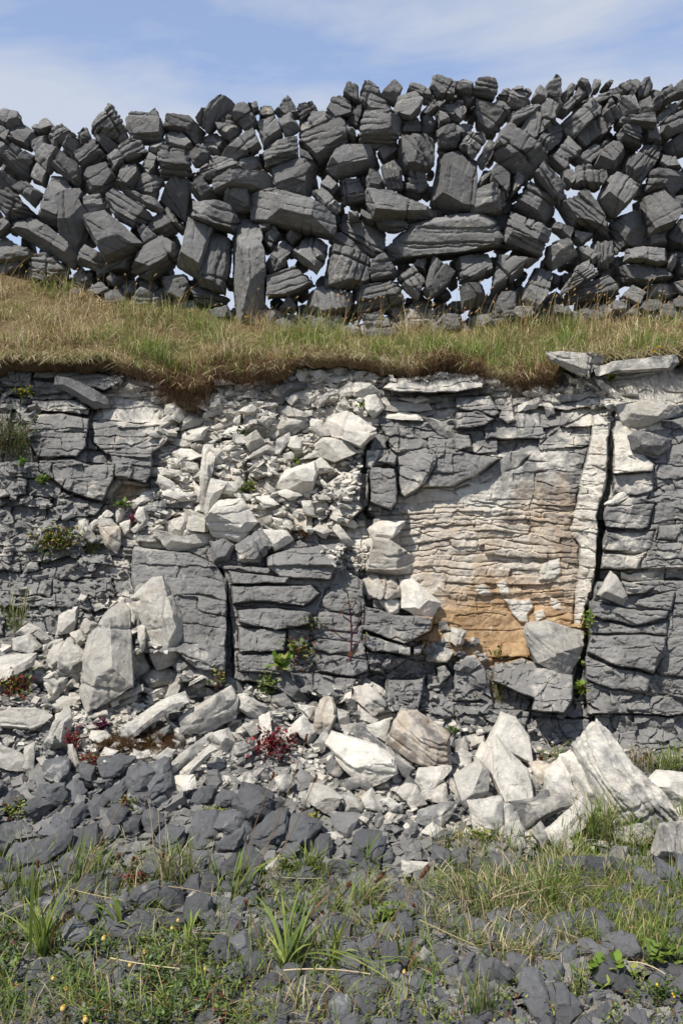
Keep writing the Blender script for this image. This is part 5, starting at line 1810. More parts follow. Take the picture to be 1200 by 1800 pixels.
def blades(root, h, lean, az, w, c0, c1, lv=4):
    """bent tapering ribbons; lean 0 upright .. 1 lying over. returns verts, quads, cols"""
    n = len(root)
    t = np.linspace(0, 1, lv)
    d = np.stack([np.cos(az), np.sin(az), 0 * az], -1)
    side = np.stack([-np.sin(az), np.cos(az), 0 * az], -1)
    tw = pr.uniform(-1.2, 1.2, n)
    side = side * np.cos(tw)[:, None] + d * np.sin(tw)[:, None]
    P = root[:, None] + (h * 1.0)[:, None, None] * (np.array([0, 0, 1.])[None, None] * (t[None] * (1 - 0.45 * lean[:, None] * t[None] ** 1.3) - 0.45 * np.maximum(0, lean - .6)[:, None] * t[None] ** 2)[..., None]
                                                    + d[:, None] * (lean[:, None] * (0.35 * t[None] + 0.6 * t[None] ** 2))[..., None])
    ww = w[:, None] * np.array([0.8, 1.0, 0.7, 0.06])[None] if lv == 4 else w[:, None] * np.interp(t, [0, .45, .8, 1], [.5, 1, .75, .05])[None]
    A = P - side[:, None] * ww[..., None] / 2
    B = P + side[:, None] * ww[..., None] / 2
    V = np.stack([A, B], 2).reshape(n, lv * 2, 3)
    q = np.array([[2 * i, 2 * i + 1, 2 * i + 3, 2 * i + 2] for i in range(lv - 1)])
    Qd = (q[None] + lv * 2 * np.arange(n)[:, None, None]).reshape(-1, 4)
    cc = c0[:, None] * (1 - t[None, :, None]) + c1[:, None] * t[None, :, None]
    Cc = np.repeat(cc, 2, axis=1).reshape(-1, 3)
    return V.reshape(-1, 3), Qd, Cc


def leaves(root, ln, wd, az, el, col, fold=0.25):
    """short broad leaves, a folded six-point outline each"""
    n = len(root)
    d = np.stack([np.cos(az) * np.cos(el), np.sin(az) * np.cos(el), np.sin(el)], -1)
    s = np.stack([-np.sin(az), np.cos(az), 0 * az], -1)
    up = np.cross(d, s) * -1
    prof = [(0, 0), (.3, .42), (.65, .45), (1, 0), (.65, -.45), (.3, -.42)]
    V = np.stack([root + d * (a * ln)[:, None] + s * (b * wd)[:, None] + up * ((abs(b) * fold * wd) - (a * a * .12 * ln))[:, None] for a, b in prof], 1)
    f = np.array([[0, 1, 2, 3], [0, 3, 4, 5]])
    Qd = (f[None] + 6 * np.arange(n)[:, None, None]).reshape(-1, 4)
    C = np.repeat(col, 6, axis=0) * pr.uniform(.85, 1.1, (n * 6, 1))
    return V.reshape(-1, 3), Qd, C


def join(parts):
    V, Q_, C, k = [], [], [], 0
    for v, q, c in parts:
        V.append(v)
        Q_.append(q + k)
        C.append(c)
        k += len(v)
    return np.concatenate(V), np.concatenate(Q_), np.concatenate(C)


def put(name, parts, parent=None):
    V, Q_, C = join(parts if isinstance(parts, list) else [parts])
    if parent is not None:
        V = V - np.array(parent.location)[None]
    return add_mesh(name, V, Q_, None, M_LEAF, parent=parent, cols=np.clip(C, 0, 1))


def tube(path, r0, r1, col, sides=5):
    path = np.asarray(path, float)
    n = len(path)
    tan = np.gradient(path, axis=0)
    tan /= np.linalg.norm(tan, axis=1, keepdims=True) + 1e-9
    a = np.cross(tan, [0.3, 1, 0.1])
    a /= np.linalg.norm(a, axis=1, keepdims=True) + 1e-9
    b = np.cross(tan, a)
    th = np.arange(sides) * 2 * math.pi / sides
    r = np.linspace(r0, r1, n)[:, None, None]
    V = path[:, None] + r * (a[:, None] * np.cos(th)[None, :, None] + b[:, None] * np.sin(th)[None, :, None])
    i = np.arange(n - 1)[:, None] * sides
    j = np.arange(sides)[None]
    Qd = np.stack([i + j, i + (j + 1) % sides, i + sides + (j + 1) % sides, i + sides + j], -1).reshape(-1, 4)
    C = np.tile(np.array(col, float), (n * sides, 1))
    return V.reshape(-1, 3), Qd, C


def spindle(c, ax, ln, r, col, col2=None, seg=7, sides=8):
    ax = np.array(ax, float)
    ax /= np.linalg.norm(ax)
    t = np.linspace(0, 1, seg)
    path = np.array(c)[None] + ax[None] * (t * ln)[:, None]
    V, Qd, C = tube(path, 1, 1, col, sides)
    V = V.reshape(seg, sides, 3)
    prof = np.sin(np.pi * (0.06 + 0.88 * t)) ** 0.8 * r
    V = path[:, None] + (V - path[:, None]) * prof[:, None, None]
    if col2 is not None:
        C = (np.array(col)[None, None] * (1 - t[:, None, None]) + np.array(col2)[None, None] * t[:, None, None]) * np.ones((1, sides, 1))
        C = C.reshape(-1, 3)
    return V.reshape(-1, 3), Qd, C


def bez(a, m, b, n=10):
    t = np.linspace(0, 1, n)[:, None]
    return (1 - t) ** 2 * np.array(a) + 2 * t * (1 - t) * np.array(m) + t ** 2 * np.array(b)


def mixcol(n, pal, wts, jit=.18):
    k = pr.choice(len(pal), n, p=np.array(wts) / sum(wts))
    return np.array(pal, float)[k] * pr.uniform(1 - jit, 1 + jit, (n, 1)) * pr.uniform(.94, 1.06, (n, 3))


STRAW, STRAW2 = (.47, .38, .21), (.58, .50, .33)
GREEN, GREEN2, YGREEN = (.115, .17, .038), (.18, .25, .055), (.27, .31, .07)
BROWN, RUST, RED = (.115, .060, .030), (.17, .075, .03), (.22, .02, .03)
DGREEN = (.05, .085, .025)


def gnd(u, v):
    return ray(np.asarray(u, float), np.asarray(v, float), surf(u, v))


# --- grass on the bank
n = 38000
u = pr.uniform(-120, 1320, n)
s = pr.beta(1.05, 1.0, n) * np.where(u < 140, 1.25, 1.08)
root = bank(u, s)
root[:, 1] += pr.normal(0, .01, n)
patch = fbm(u / 90, s * 3, 0, 201, 3)
g = np.clip(.42 + .55 * patch + .12 * np.sin(s * 5), .04, .9)
isg = pr.random(n) < g
c0 = np.where(isg[:, None], mixcol(n, [GREEN, GREEN2, YGREEN], [3, 3, 1]), mixcol(n, [STRAW, STRAW2, (.30, .21, .10), BROWN], [4, 3, 3, 1.2]))
low = np.clip(1 - s / .16, 0, 1)
peat = (((u > 175) & (u < 510)) | ((u > 640) & (u < 985))) & (vnoise(u / 38, 0, 0, 260) > -.1)
c0 = np.where((peat & (pr.random(n) < low * 1.4))[:, None], mixcol(n, [BROWN, RUST, STRAW], [3, 2, 2]), c0)
tall = np.clip(.6 + .75 * fbm(u / 45, s * 5, 0, 203, 2), .2, 1.4)
h = pr.uniform(.05, .23, n) * tall * (1 - .45 * low)
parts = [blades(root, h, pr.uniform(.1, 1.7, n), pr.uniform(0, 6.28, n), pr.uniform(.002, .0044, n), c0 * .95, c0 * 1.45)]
# taller flowering stems along the foot of the wall
n = 420
u = pr.uniform(-60, 1260, n)
u = np.where(pr.random(n) < .6, pr.uniform(560, 1220, n), u)
root = bank(u, pr.uniform(.62, 1.0, n))
h = pr.uniform(.15, .42, n)
az = pr.normal(.3, .9, n)
lean = pr.uniform(.1, .55, n)
cs = mixcol(n, [(.38, .27, .13), (.24, .17, .07), (.16, .17, .05)], [4, 3, 2])
parts.append(blades(root, h, lean, az, np.full(n, .0026), cs, cs, 6))
for i in range(0, n, 2):
    d = np.array([math.cos(az[i]), math.sin(az[i]), 0])
    tip = root[i] + h[i] * (np.array([0, 0, 1]) * (1 - .45 * lean[i]) + d * lean[i] * .95)
    parts.append(spindle(tip - np.array([0, 0, .005]), d * (.4 + lean[i]) + np.array([0, 0, .6]), pr.uniform(.018, .035), .0045, (.40, .26, .12), (.46, .33, .17), 5, 5))
n = 5200
u = pr.uniform(-130, 1330, n)
pm = (((u > 190) & (u < 650)) | ((u > 650) & (u < 980))) & (pr.random(n) < .72)
u = np.where(pm, pr.uniform(990, 1300, n), u)
u = np.where((u > 960) & (pr.random(n) < .5), pr.uniform(-130, 190, n), u)
root = bank(u, pr.uniform(0, .05, n))
root[:, 1] -= .01
cs = mixcol(n, [STRAW, STRAW2, (.26, .18, .09), GREEN2, GREEN], [4, 4, 2, 2, 1])
parts.append(blades(root, pr.uniform(.05, .15, n), pr.uniform(.9, 1.9, n), pr.normal(-1.57, .9, n), pr.uniform(.002, .0042, n), cs * .8, cs * 1.1, 6))
tag(put('bank_grass', parts), 'dry straw and green grass covering the bank below the wall', 'grass', kind='stuff')
# --- brown matted turf hanging over the lip
n = 22500
u = np.concatenate([pr.uniform(180, 520, 11000), pr.uniform(620, 990, 7000), pr.uniform(-100, 1300, 4500)])
u = np.where(vnoise(u / 38, 0, 0, 260) < -.15, pr.uniform(-100, 1300, n), u)
u[:3500] = pr.normal(325, 38, 3500)
sb = pr.uniform(-.04, .34, n)
root = bank(u, np.maximum(sb, 0))
root[:, 1] -= .02 + .03 * pr.random(n)
root[:, 2] -= np.where(pr.random(n) < .45, pr.uniform(0, .065, n), 0)
hang = (u > 262) & (u < 372) & (pr.random(n) < .55)
root[:, 2] += np.where(sb < 0, sb * .5, 0) + pr.normal(0, .012, n) - np.where(hang, pr.uniform(0, .13, n), 0) - np.where((u > 830) & (u < 980) & (pr.random(n) < .4), pr.uniform(0, .07, n), 0)
root[:, 1] += np.where(hang, .02, 0)
c0 = mixcol(n, [(.075, .038, .022), BROWN, RUST, (.22, .15, .08), (.09, .075, .03)], [3, 4, 3, 1.4, .8], .3)
hh = pr.uniform(.02, .075, n)
V1 = blades(root, hh, pr.uniform(.5, 1.6, n), pr.uniform(0, 6.28, n), pr.uniform(.0015, .0034, n), c0 * .8, c0 * 1.1)
n = 900
u = np.concatenate([pr.normal(322, 34, 520), pr.uniform(190, 500, 200), pr.uniform(700, 980, 180)])
root = bank(u, np.zeros(n))
root[:, 1] -= .03
V1b = blades(root, -pr.uniform(.04, .20, n), pr.uniform(0, .5, n), pr.uniform(3.2, 6.2, n), np.full(n, .0018), mixcol(n, [BROWN, (.20, .14, .09)], [2, 1]), mixcol(n, [BROWN, (.24, .18, .12)], [1, 1]), 6)
tag(put('hanging_turf', [V1, V1b]), 'reddish brown dead moss and roots hanging over the rock edge', 'moss', kind='stuff')


# --- thick grass at the lower right
def grass_patch(poly, n, h0, h1, pal, wts, wid=(.0025, .005), lean=(.15, 1.1)):
    poly = np.array(poly, float)
    c = pr.uniform(poly.min(0), poly.max(0), (n * 4, 2))
    c = c[inpoly(poly, c[:, 0], c[:, 1])]
    k = fbm(c[:, 0] / 55, c[:, 1] / 40, 0, 211, 3)
    c = c[k > pr.uniform(-.9, .55, len(c))][:n]
    n = len(c)
    root = gnd(c[:, 0], c[:, 1])
    c0 = mixcol(n, pal, wts)
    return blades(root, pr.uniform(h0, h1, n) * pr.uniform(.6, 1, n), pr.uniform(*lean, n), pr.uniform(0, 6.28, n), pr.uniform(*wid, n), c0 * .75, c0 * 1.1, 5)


gp = [grass_patch([(1010, 1450), (1260, 1440), (1260, 1720), (1090, 1690), (960, 1640), (960, 1540)], 7000, .06, .18, [GREEN, GREEN2, YGREEN, STRAW], [3, 4, 2, 2]),
      grass_patch([(760, 1480), (1010, 1480), (1020, 1700), (880, 1700), (740, 1640)], 3000, .07, .2, [GREEN, GREEN2, STRAW, STRAW2], [3, 3, 3, 2]),
      grass_patch([(820, 1540), (1080, 1530), (1200, 1640), (1080, 1710), (860, 1690)], 2600, .07, .18, [STRAW, STRAW2, (.25, .17, .09)], [3, 2, 3], (.0014, .003), (.8, 1.6)),
      grass_patch([(-40, 1480), (420, 1520), (760, 1560), (780, 1830), (-40, 1830)], 5000, .05, .19, [GREEN, GREEN2, STRAW, YGREEN, RUST], [3, 4, 2, 3, .5]),
      grass_patch([(-40, 1480), (400, 1520), (760, 1560), (1240, 1560), (1240, 1830), (-40, 1830)], 1500, .06, .16, [STRAW, (.22, .15, .08), STRAW2], [3, 3, 1], (.0012, .0026), (.9, 1.7))]
tag(put('field_grass', gp), 'green and straw coloured grass growing through the stones at the front', 'grass', kind='stuff')
# --- low leafy cover
polyc = np.array([(-30, 1640), (140, 1660), (400, 1670), (430, 1740), (380, 1830), (-30, 1830)], float)
n = 8500
c = pr.uniform(polyc.min(0), polyc.max(0), (n, 2))
c = c[inpoly(polyc, c[:, 0], c[:, 1])]
c = c[fbm(c[:, 0] / 45, c[:, 1] / 35, 0, 221, 3) > -.14]
n = len(c)
root = gnd(c[:, 0], c[:, 1])
root[:, 2] += pr.uniform(.02, .075, n)
lc = mixcol(n, [DGREEN, GREEN, (.12, .15, .07), (.22, .25, .17), YGREEN, GREEN2, (.15, .05, .03)], [5, 4, 3, 1.2, .8, 1.5, .9])
cover1 = leaves(root, pr.uniform(.010, .030, n), pr.uniform(.006, .014, n), pr.uniform(0, 6.28, n), pr.uniform(-.2, .9, n), lc)
c = np.array([pr.uniform(400, 1230, 5000), pr.uniform(1690, 1830, 5000)]).T
c = c[fbm(c[:, 0] / 40, c[:, 1] / 30, 0, 223, 3) >.3]
n = len(c)
root = gnd(c[:, 0], c[:, 1])
root[:, 2] += pr.uniform(.02, .06, n)
cover2 = leaves(root, pr.uniform(.008, .02, n), pr.uniform(.005, .011, n), pr.uniform(0, 6.28, n), pr.uniform(-.2, .9, n), mixcol(n, [GREEN, YGREEN, (.14, .05, .03)], [3, 3, 1]))
tag(put('ground_cover', [cover1, cover2]), 'low dark green leafy cover between stones along the bottom', 'ground cover', kind='stuff')


# --- single tufts
def tuft(name, u, v, r, n, hpx, pal, wts, label, cat='grass tuft', lean=(.15, 1.0), wid=(.003, .005), group='grass tufts', bias=None):
    c = gnd(u, v)
    Y = c[1]
    e = empty(name, tuple(c), label, cat, group)
    uu, vv = u + pr.normal(0, r, n), v + pr.normal(0, r * .35, n)
    root = ray(uu, vv, np.full(n, Y) + pr.normal(0, r * Y / F * .5, n) - .02)
    h = pr.uniform(.45, 1.05, n) * 1.15 * hpx * Y / F
    c0 = mixcol(n, pal, wts)
    az = pr.uniform(0, 6.28, n) if bias is None else pr.normal(bias, .8, n)
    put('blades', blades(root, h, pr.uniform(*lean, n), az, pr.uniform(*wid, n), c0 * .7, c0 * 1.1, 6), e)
    return e


G4, W4 = [GREEN, GREEN2, YGREEN, STRAW], [3, 3, 2, 2]
tuft('grass_tuft', 12, 800, 22, 260, 95, [DGREEN, GREEN, (.16, .13, .06), BROWN], [2, 3, 3, 1.5], 'bushy brownish green tuft growing from the rock face at the left edge')
tuft('grass_tuft', 168, 972, 9, 60, 42, G4, W4, 'small green tuft beside the cream wedge on the left scree')
tuft('grass_tuft', 28, 1120, 10, 40, 90, G4, W4, 'thin green blades standing by the left edge above the rubble', lean=(.05, .5))
tuft('grass_tuft', 872, 1232, 9, 60, 62, [GREEN, RUST, STRAW, GREEN2], [2, 2, 2, 2], 'reddish green tuft hanging on the grey block under the ochre panel')
tuft('grass_tuft', 1175, 1358, 18, 150, 55, G4, W4, 'green tuft at the foot of the rock face by the right edge')
tuft('grass_tuft', 1120, 1352, 14, 70, 48, [STRAW, (.22, .14, .08), GREEN], [3, 3, 1], 'dry tuft left of the green one at the foot of the face')
tuft('grass_tuft', 975, 1345, 12, 60, 60, G4, W4, 'dark grass blades bending right behind the cracked cream block', lean=(.6, 1.2), bias=.1)
tuft('grass_tuft', 545, 1538, 12, 90, 60, [GREEN2, YGREEN, GREEN], [3, 3, 1], 'compact bright green tuft among the middle dark rocks')
tuft('grass_tuft', 300, 1555, 24, 120, 100, [GREEN, GREEN2, STRAW, STRAW2], [3, 3, 3, 1], 'loose tuft mixed with straw right of the seed heads')
tuft('grass_tuft', 25, 1225, 8, 30, 55, [STRAW, GREEN], [2, 1], 'dry tuft in the left rubble beside red leaves')
tuft('grass_tuft', 150, 1560, 20, 90, 95, G4, W4, 'tall thin green tuft above the big plantain clump', lean=(.1, .7), bias=.5)
tuft('grass_tuft', 50, 1590, 14, 70, 60, [GREEN, GREEN2], [1, 1], 'short upright green tuft near the left edge of the foreground', lean=(.05, .4))
tuft('grass_tuft', 960, 1600, 20, 110, 100, [GREEN, GREEN2, STRAW], [3, 3, 2], 'dark green tuft in the matted dry grass')
tuft('grass_tuft', 830, 1590, 24, 90, 95, [GREEN, STRAW, GREEN2], [3, 2, 3], 'wide tuft leaning left at the edge of the matted dry grass', bias=2.9, lean=(.5, 1.2))
tuft('grass_tuft', 1050, 1480, 22, 160, 90, G4, W4, 'tall tuft hiding the foot of the cream slab at the front right', lean=(.1, .8))
tuft('grass_tuft', 640, 1600, 14, 50, 90, [GREEN2, YGREEN, STRAW], [3, 2, 1], 'bright long-bladed tuft leaning right in the middle of the foreground', bias=.5)
tuft('grass_tuft', 850, 1790, 20, 60, 90, [GREEN, STRAW], [3, 1], 'sparse tuft on the bare rocks at the bottom', lean=(.1, .7))
tuft('grass_tuft', 1010, 1760, 16, 40, 80, [GREEN, GREEN2, STRAW], [2, 2, 1], 'sparse tuft right of the lowest bare rocks', lean=(.1, .7))
tuft('grass_tuft', 520, 1790, 26, 90, 60, [STRAW, GREEN, STRAW2], [3, 2, 2], 'straw coloured tuft at the bottom edge right of the buds')


# --- plantains: strap leaves from one crown, each with its dry flower stalks
def plantain(u, v, n, lpx, lean, label, az=(0, 6.28), wide=.0135, red=0.0, group='plantain plants'):
    n = int(n * 2.1)
    lean = (lean[0], lean[1] + .25)
    c = gnd(u, v)
    Y = c[1]
    e = empty('plantain', tuple(c), label, 'plant', group)
    root = np.tile(c, (n, 1)) + pr.normal(0, .008, (n, 3)) * [1.6, 1, .3]
    c0 = mixcol(n, [GREEN2, YGREEN, GREEN, (.20, .12, .05)], [4, 2.5, 3, .6 + red])
    V, Q_, C = blades(root, pr.uniform(.4, 1.05, n) * 1.15 * lpx * Y / F, pr.uniform(*lean, n), pr.uniform(*az, n), pr.uniform(.65, 1.1, n) * wide, c0 * .75, c0 * 1.15, 8)
    put('leaf_rosette', (V, Q_, C), e)
    return e


plantain(75, 1692, 15, 165, (.12, .55), 'big plantain clump with long upright leaves at the lower left')
plantain(330, 1680, 8, 85, (.3, .9), 'plantain with spread leaves right of the yellow buds')
plantain(205, 1640, 5, 75, (.2, .7), 'small plantain with few leaves right of the big clump')
plantain(412, 1590, 7, 120, (.15, .7), 'narrow plantain leaning right beside the bent stem', az=(-.6, .9))
plantain(505, 1715, 14, 160, (.4, 1.1), 'sprawling plantain with long arching leaves at the bottom middle', az=(-.6, 2.8))
plantain(590, 1700, 7, 110, (.1, .6), 'upright plantain right of the sprawling one')
plantain(712, 1712, 7, 75, (.2, .8), 'small plantain with red-tipped leaves around one yellow bud', red=3)
plantain(378, 1560, 3, 85, (.05, .3), 'single broad dark leaf pair standing above the middle dark rocks')
plantain(645, 1535, 9, 75, (.2, .8), 'leafy green plant under the brown seed spikes')


def stalk(name, pth, label, head=None, col=(.30, .20, .11), r=.0022, group='seed stalks', hcol=(.16, .075, .035), hl=.03, hr=.007):
    e = empty(name, tuple(pth[0]), label, 'seed stalk' if head else 'dry stalk', group)
    put('stem', tube(pth, r, r * .7, col), e)
    if head:
        ax = pth[-1] - pth[-2]
        bits = [spindle(pth[-1], ax, hl, hr * .75, hcol)]
        m = 46
        t = pr.random(m)
        a = pr.uniform(0, 6.28, m)
        axn = ax / np.linalg.norm(ax)
        pb = pth[-1][None] + axn[None] * (t * hl)[:, None]
        bits.append(leaves(pb, np.full(m, hr * 1.5), np.full(m, hr * .8), a, pr.uniform(-.3, 1.0, m), mixcol(m, [hcol, (.24, .13, .06)], [2, 1], .3)))
        put('seed_head', bits, e)
    return e


def at(u, v, Y):
    return ray(np.array(float(u)), np.array(float(v)), np.array(float(Y)))


def stalk_px(b, m, t, label, dY=0.0, **kw):
    c = gnd(b[0], b[1])
    Y = float(c[1])
    return stalk('seed_stalk', bez(c, at(m[0], m[1], Y + dY * .5), at(t[0], t[1], Y + dY), 12), label, head=True, **kw)


stalk_px((100, 1640), (130, 1560), (215, 1412), 'long pale stalk leaning right to a brown head over the far left rocks', r=.0026)
stalk_px((52, 1640), (55, 1590), (66, 1526), 'upright stalk with a brown head at the left edge', r=.002)
stalk_px((190, 1590), (195, 1540), (208, 1508), 'stalk with a round brown head, left of a pair of heads', r=.0018, hr=.008, hl=.018)
stalk_px((205, 1585), (225, 1540), (234, 1514), 'stalk with a round brown head, right of a pair of heads', r=.0018, hr=.008, hl=.018)
stalk_px((408, 1598), (420, 1520), (478, 1370), 'tall thin red-brown stalk rising from the narrow plantain', r=.002)
stalk_px((425, 1585), (480, 1480), (536, 1305), 'tallest stalk whose brown head reaches the pale rubble', r=.0024)
stalk_px((440, 1590), (500, 1500), (552, 1375), 'tall stalk whose brown head ends below the very pale boulder', r=.0024)
stalk_px((600, 1690), (610, 1610), (660, 1552), 'leaning stalk with a thick furry brown spike, left of a pair of spikes', r=.0024, hl=.05, hr=.009)
stalk_px((640, 1690), (690, 1610), (738, 1545), 'leaning stalk with a thick furry brown spike, right of a pair of spikes', r=.0024, hl=.055, hr=.009)
stalk_px((510, 1790), (525, 1660), (610, 1560), 'long green stalk arching right over the sprawling plantain', col=(.16, .17, .05), r=.0024, hl=.02)
stalk_px((472, 1710), (450, 1630), (434, 1590), 'bent pale stalk curving up to a small dark head', r=.0028, hl=.014)
stalk_px((700, 1630), (705, 1560), (725, 1590), 'short nodding stalk with a brown head by the leafy green plant', r=.0018, hl=.016)
stalk_px((285, 1600), (288, 1540), (287, 1508), 'thin stalk with a faded head in the straw-mixed tuft', r=.0018, hl=.014)
dry = [((8, 1632), (70, 1612), 'short pale stalk lying near the left edge'), ((130, 1585), (222, 1610), 'pale stalk lying left of the dark middle rocks'), ((240, 1580), (385, 1602), 'long curved pale stalk lying across the foreground rocks'),
       ((200, 1708), (320, 1732), 'thin brown stalk lying among the yellow buds'), ((480, 1562), (565, 1570), 'pale stalk lying below the compact tuft'), ((862, 1558), (925, 1585), 'pale stalk lying at the left of the dry grass'),
       ((860, 1602), (1000, 1560), 'pale stalk rising across the matted grass'), ((880, 1600), (1060, 1584), 'long straight straw lying level in the matted grass'), ((965, 1655), (1010, 1678), 'thick short stalk lying in the matted grass'),
       ((1095, 1715), (1160, 1742), 'thick pale stalk lying beside the round-leaved herb'), ((500, 1730), (650, 1742), 'thin pale stalk lying under the sprawling plantain'), ((735, 1640), (830, 1690), 'brown stalk lying under the wide tuft'),
       ((1125, 1530), (1190, 1505), 'pale stalk lying beside the half-buried block'), ((330, 1660), (400, 1668), 'thin stalk lying right of the spread plantain')]
for a, b, lab in dry:
    pa, pb = gnd(*a), gnd(*b)
    pa[2] += .07
    pb[2] += .08
    pa[1] -= .05
    pb[1] -= .05
    mid = (pa + pb) / 2 + np.array([0, 0, pr.uniform(-.01, .03)])
    stalk('dry_stalk', bez(pa, mid, pb, 8), lab, None, col=tuple(mixcol(1, [STRAW2, STRAW, (.46, .38, .27)], [1, 1, 1])[0]), r=pr.uniform(.0018, .0034), group='fallen dry stalks')
# upright dead straws
for k, (a, b, lab) in enumerate([((282, 1530), (278, 1420), 'upright dead straw, longest of three above the straw-mixed tuft'), ((292, 1535), (290, 1425), 'upright dead straw right of the longest one'), ((272, 1525), (262, 1408), 'slanting dead straw left of the upright pair'),
                                 ((885, 1560), (880, 1475), 'upright dead straw in front of the pale rubble at right'), ((1062, 1560), (1060, 1515), 'short dead straw in the thick grass')]):
    c0_ = gnd(*a)
    stalk('dry_stalk', bez(c0_, at((a[0] + b[0]) / 2 + 3, (a[1] + b[1]) / 2, c0_[1]), at(b[0], b[1], c0_[1]), 6), lab, None, col=STRAW2, r=.0024, group='fallen dry stalks')


# --- yellow buds on thin stems
def bud(u, v, label, stem=34, r=.0095, col=(.82, .60, .17), dark=(.62, .52, .27), lean=-8):
    base = gnd(u + lean, v + stem)
    Y = float(base[1])
    top = at(u, v + 5, Y)
    e = empty('flower_bud', tuple(base), label, 'flower bud', 'yellow flower buds')
    put('stem', tube(bez(base, at(u + lean * .2, v + stem * .5, Y), top, 8), .0016, .0014, (.16, .17, .09)), e)
    put('flower_head', [spindle(top, (pr.normal(0, .2), -.15, 1), r * 2.5, r, dark, col, 7, 8),
                        leaves(np.tile(top + np.array([0, 0, r * 1.2]), (14, 1)), np.full(14, r * 1.6), np.full(14, r * .7), np.linspace(0, 6.28, 14), pr.uniform(.9, 1.4, 14), mixcol(14, [col], [1]))], e)
    return e


for u, v, lab in [(313, 1617, 'pale yellow bud, highest of the buds'), (302, 1631, 'small yellow bud just below the highest one'), (183, 1650, 'slim yellow bud right of the big plantain clump'), (254, 1673, 'yellow bud between the two spread plantains'),
                  (229, 1696, 'orange-yellow bud lying low in the middle of the buds'), (360, 1703, 'orange bud at the right end of the buds'), (92, 1719, 'brownish orange bud leaning at the left'), (117, 1738, 'yellow bud just right of the brownish one'),
                  (112, 1774, 'big cream-yellow bud near the lower left corner'), (149, 1793, 'big yellow bud at the bottom edge'), (417, 1662, 'small orange bud on a green stem beside the sprawling plantain'), (710, 1708, 'orange bud inside the red-tipped plant')]:
    bud(u, v, lab, r=.0085 if 'big' in lab else .0066, lean=pr.uniform(-10, 10))


def flower(u, v, label, r, col, cat='flower', onbank=False, pet=12, stem=20):
    if onbank:
        s_ = (poly_at(EDGE, u) - (v + stem)) / (poly_at(EDGE, u) - poly_at(FOOT, u))
        base = bank(np.array([float(u)]), np.array([s_]))[0]
    else:
        base = gnd(u, v + stem)
    Y = float(base[1]) - (.04 if onbank else 0)
    top = at(u, v, Y)
    e = empty('wild_flower', tuple(base), label, cat, 'small wild flowers')
    put('stem', tube(bez(base, (base + top) / 2, top, 5), .0013, .0012, (.14, .16, .06)), e)
    put('petals', leaves(np.tile(top, (pet, 1)), np.full(pet, r), np.full(pet, r * .55), np.linspace(0, 6.28, pet + 1)[:-1], pr.uniform(.2, .9, pet), mixcol(pet, [col], [1])), e)
    return e


YEL, PINK = (.85, .62, .02), (.62, .28, .55)
flower(432, 558, 'yellow flower at the foot of the tall pillar stone', .017, YEL, onbank=True)
flower(402, 595, 'yellow flower halfway down the grass bank', .015, YEL, onbank=True)
flower(1157, 611, 'larger yellow flower on the bank above the long slab', .018, YEL, onbank=True)
flower(1149, 619, 'smaller yellow flower on the bank above the long slab', .012, YEL, onbank=True)
flower(39, 1427, 'pink flower among the far left dark rocks', .011, PINK, pet=5)
flower(377, 1777, 'pink flower near the bottom edge beside red leaves', .011, PINK, pet=5)
flower(490, 1179, 'pink flower on the green herbs at the rock foot', .009, PINK, pet=5)
flower(458, 1204, 'pink flower lower left on the green herbs', .009, PINK, pet=5)
flower(1150, 1437, 'pink flower below the pale boulder at the right end', .010, PINK, pet=5)
flower(1196, 1318, 'pink flower at the right edge of the rock foot', .011, PINK, pet=5)
flower(717, 1234, 'pale pink flower at the base of the middle blocks', .008, PINK, pet=5)
flower(560, 1778, 'tiny pale flower at the bottom middle', .008, (.6, .5, .7), pet=5)


# --- leafy herbs
def herb(u, v, ru, rv, n, lpx, pal, wts, label, cat='herb', up=.5, stems=8, fl=None, group='leafy herbs'):
    c = gnd(u, v + rv * .6)
    Y = float(c[1])
    e = empty('leafy_herb', tuple(c), label, cat, group)
    k = Y / F
    du, dv = pr.normal(0, ru * .5, n), pr.normal(0, rv * .5, n)
    root = ray(u + du, v + dv, np.minimum(np.full(n, Y), surf(u + du, np.clip(v + dv, 616, 1900))) - .02 - pr.random(n) * .05)
    l = pr.uniform(.5, 1.1, n) * lpx * k
    put('leaves', leaves(root, l, l * pr.uniform(.5, .85, n), pr.uniform(0, 6.28, n), pr.uniform(-.3, 1.1, n), mixcol(n, pal, wts, .25)), e)
    st = []
    for i in range(stems):
        st.append(tube(bez(c + np.array([pr.normal(0, .01), -.01, -.01]), (c + root[i]) / 2 + np.array([0, 0, .01]), root[i], 6), .0014, .0009, (.17, .06, .04)))
    put('stems', st, e)
    if fl is not None:
        m = fl
        put('flowers', leaves(root[:m] + np.array([0, -.015, .008]), np.full(m, .009), np.full(m, .009), pr.uniform(0, 6.28, m), pr.uniform(.3, 1.2, m), mixcol(m, [(.75, .50, .03)], [1])), e)
    return e


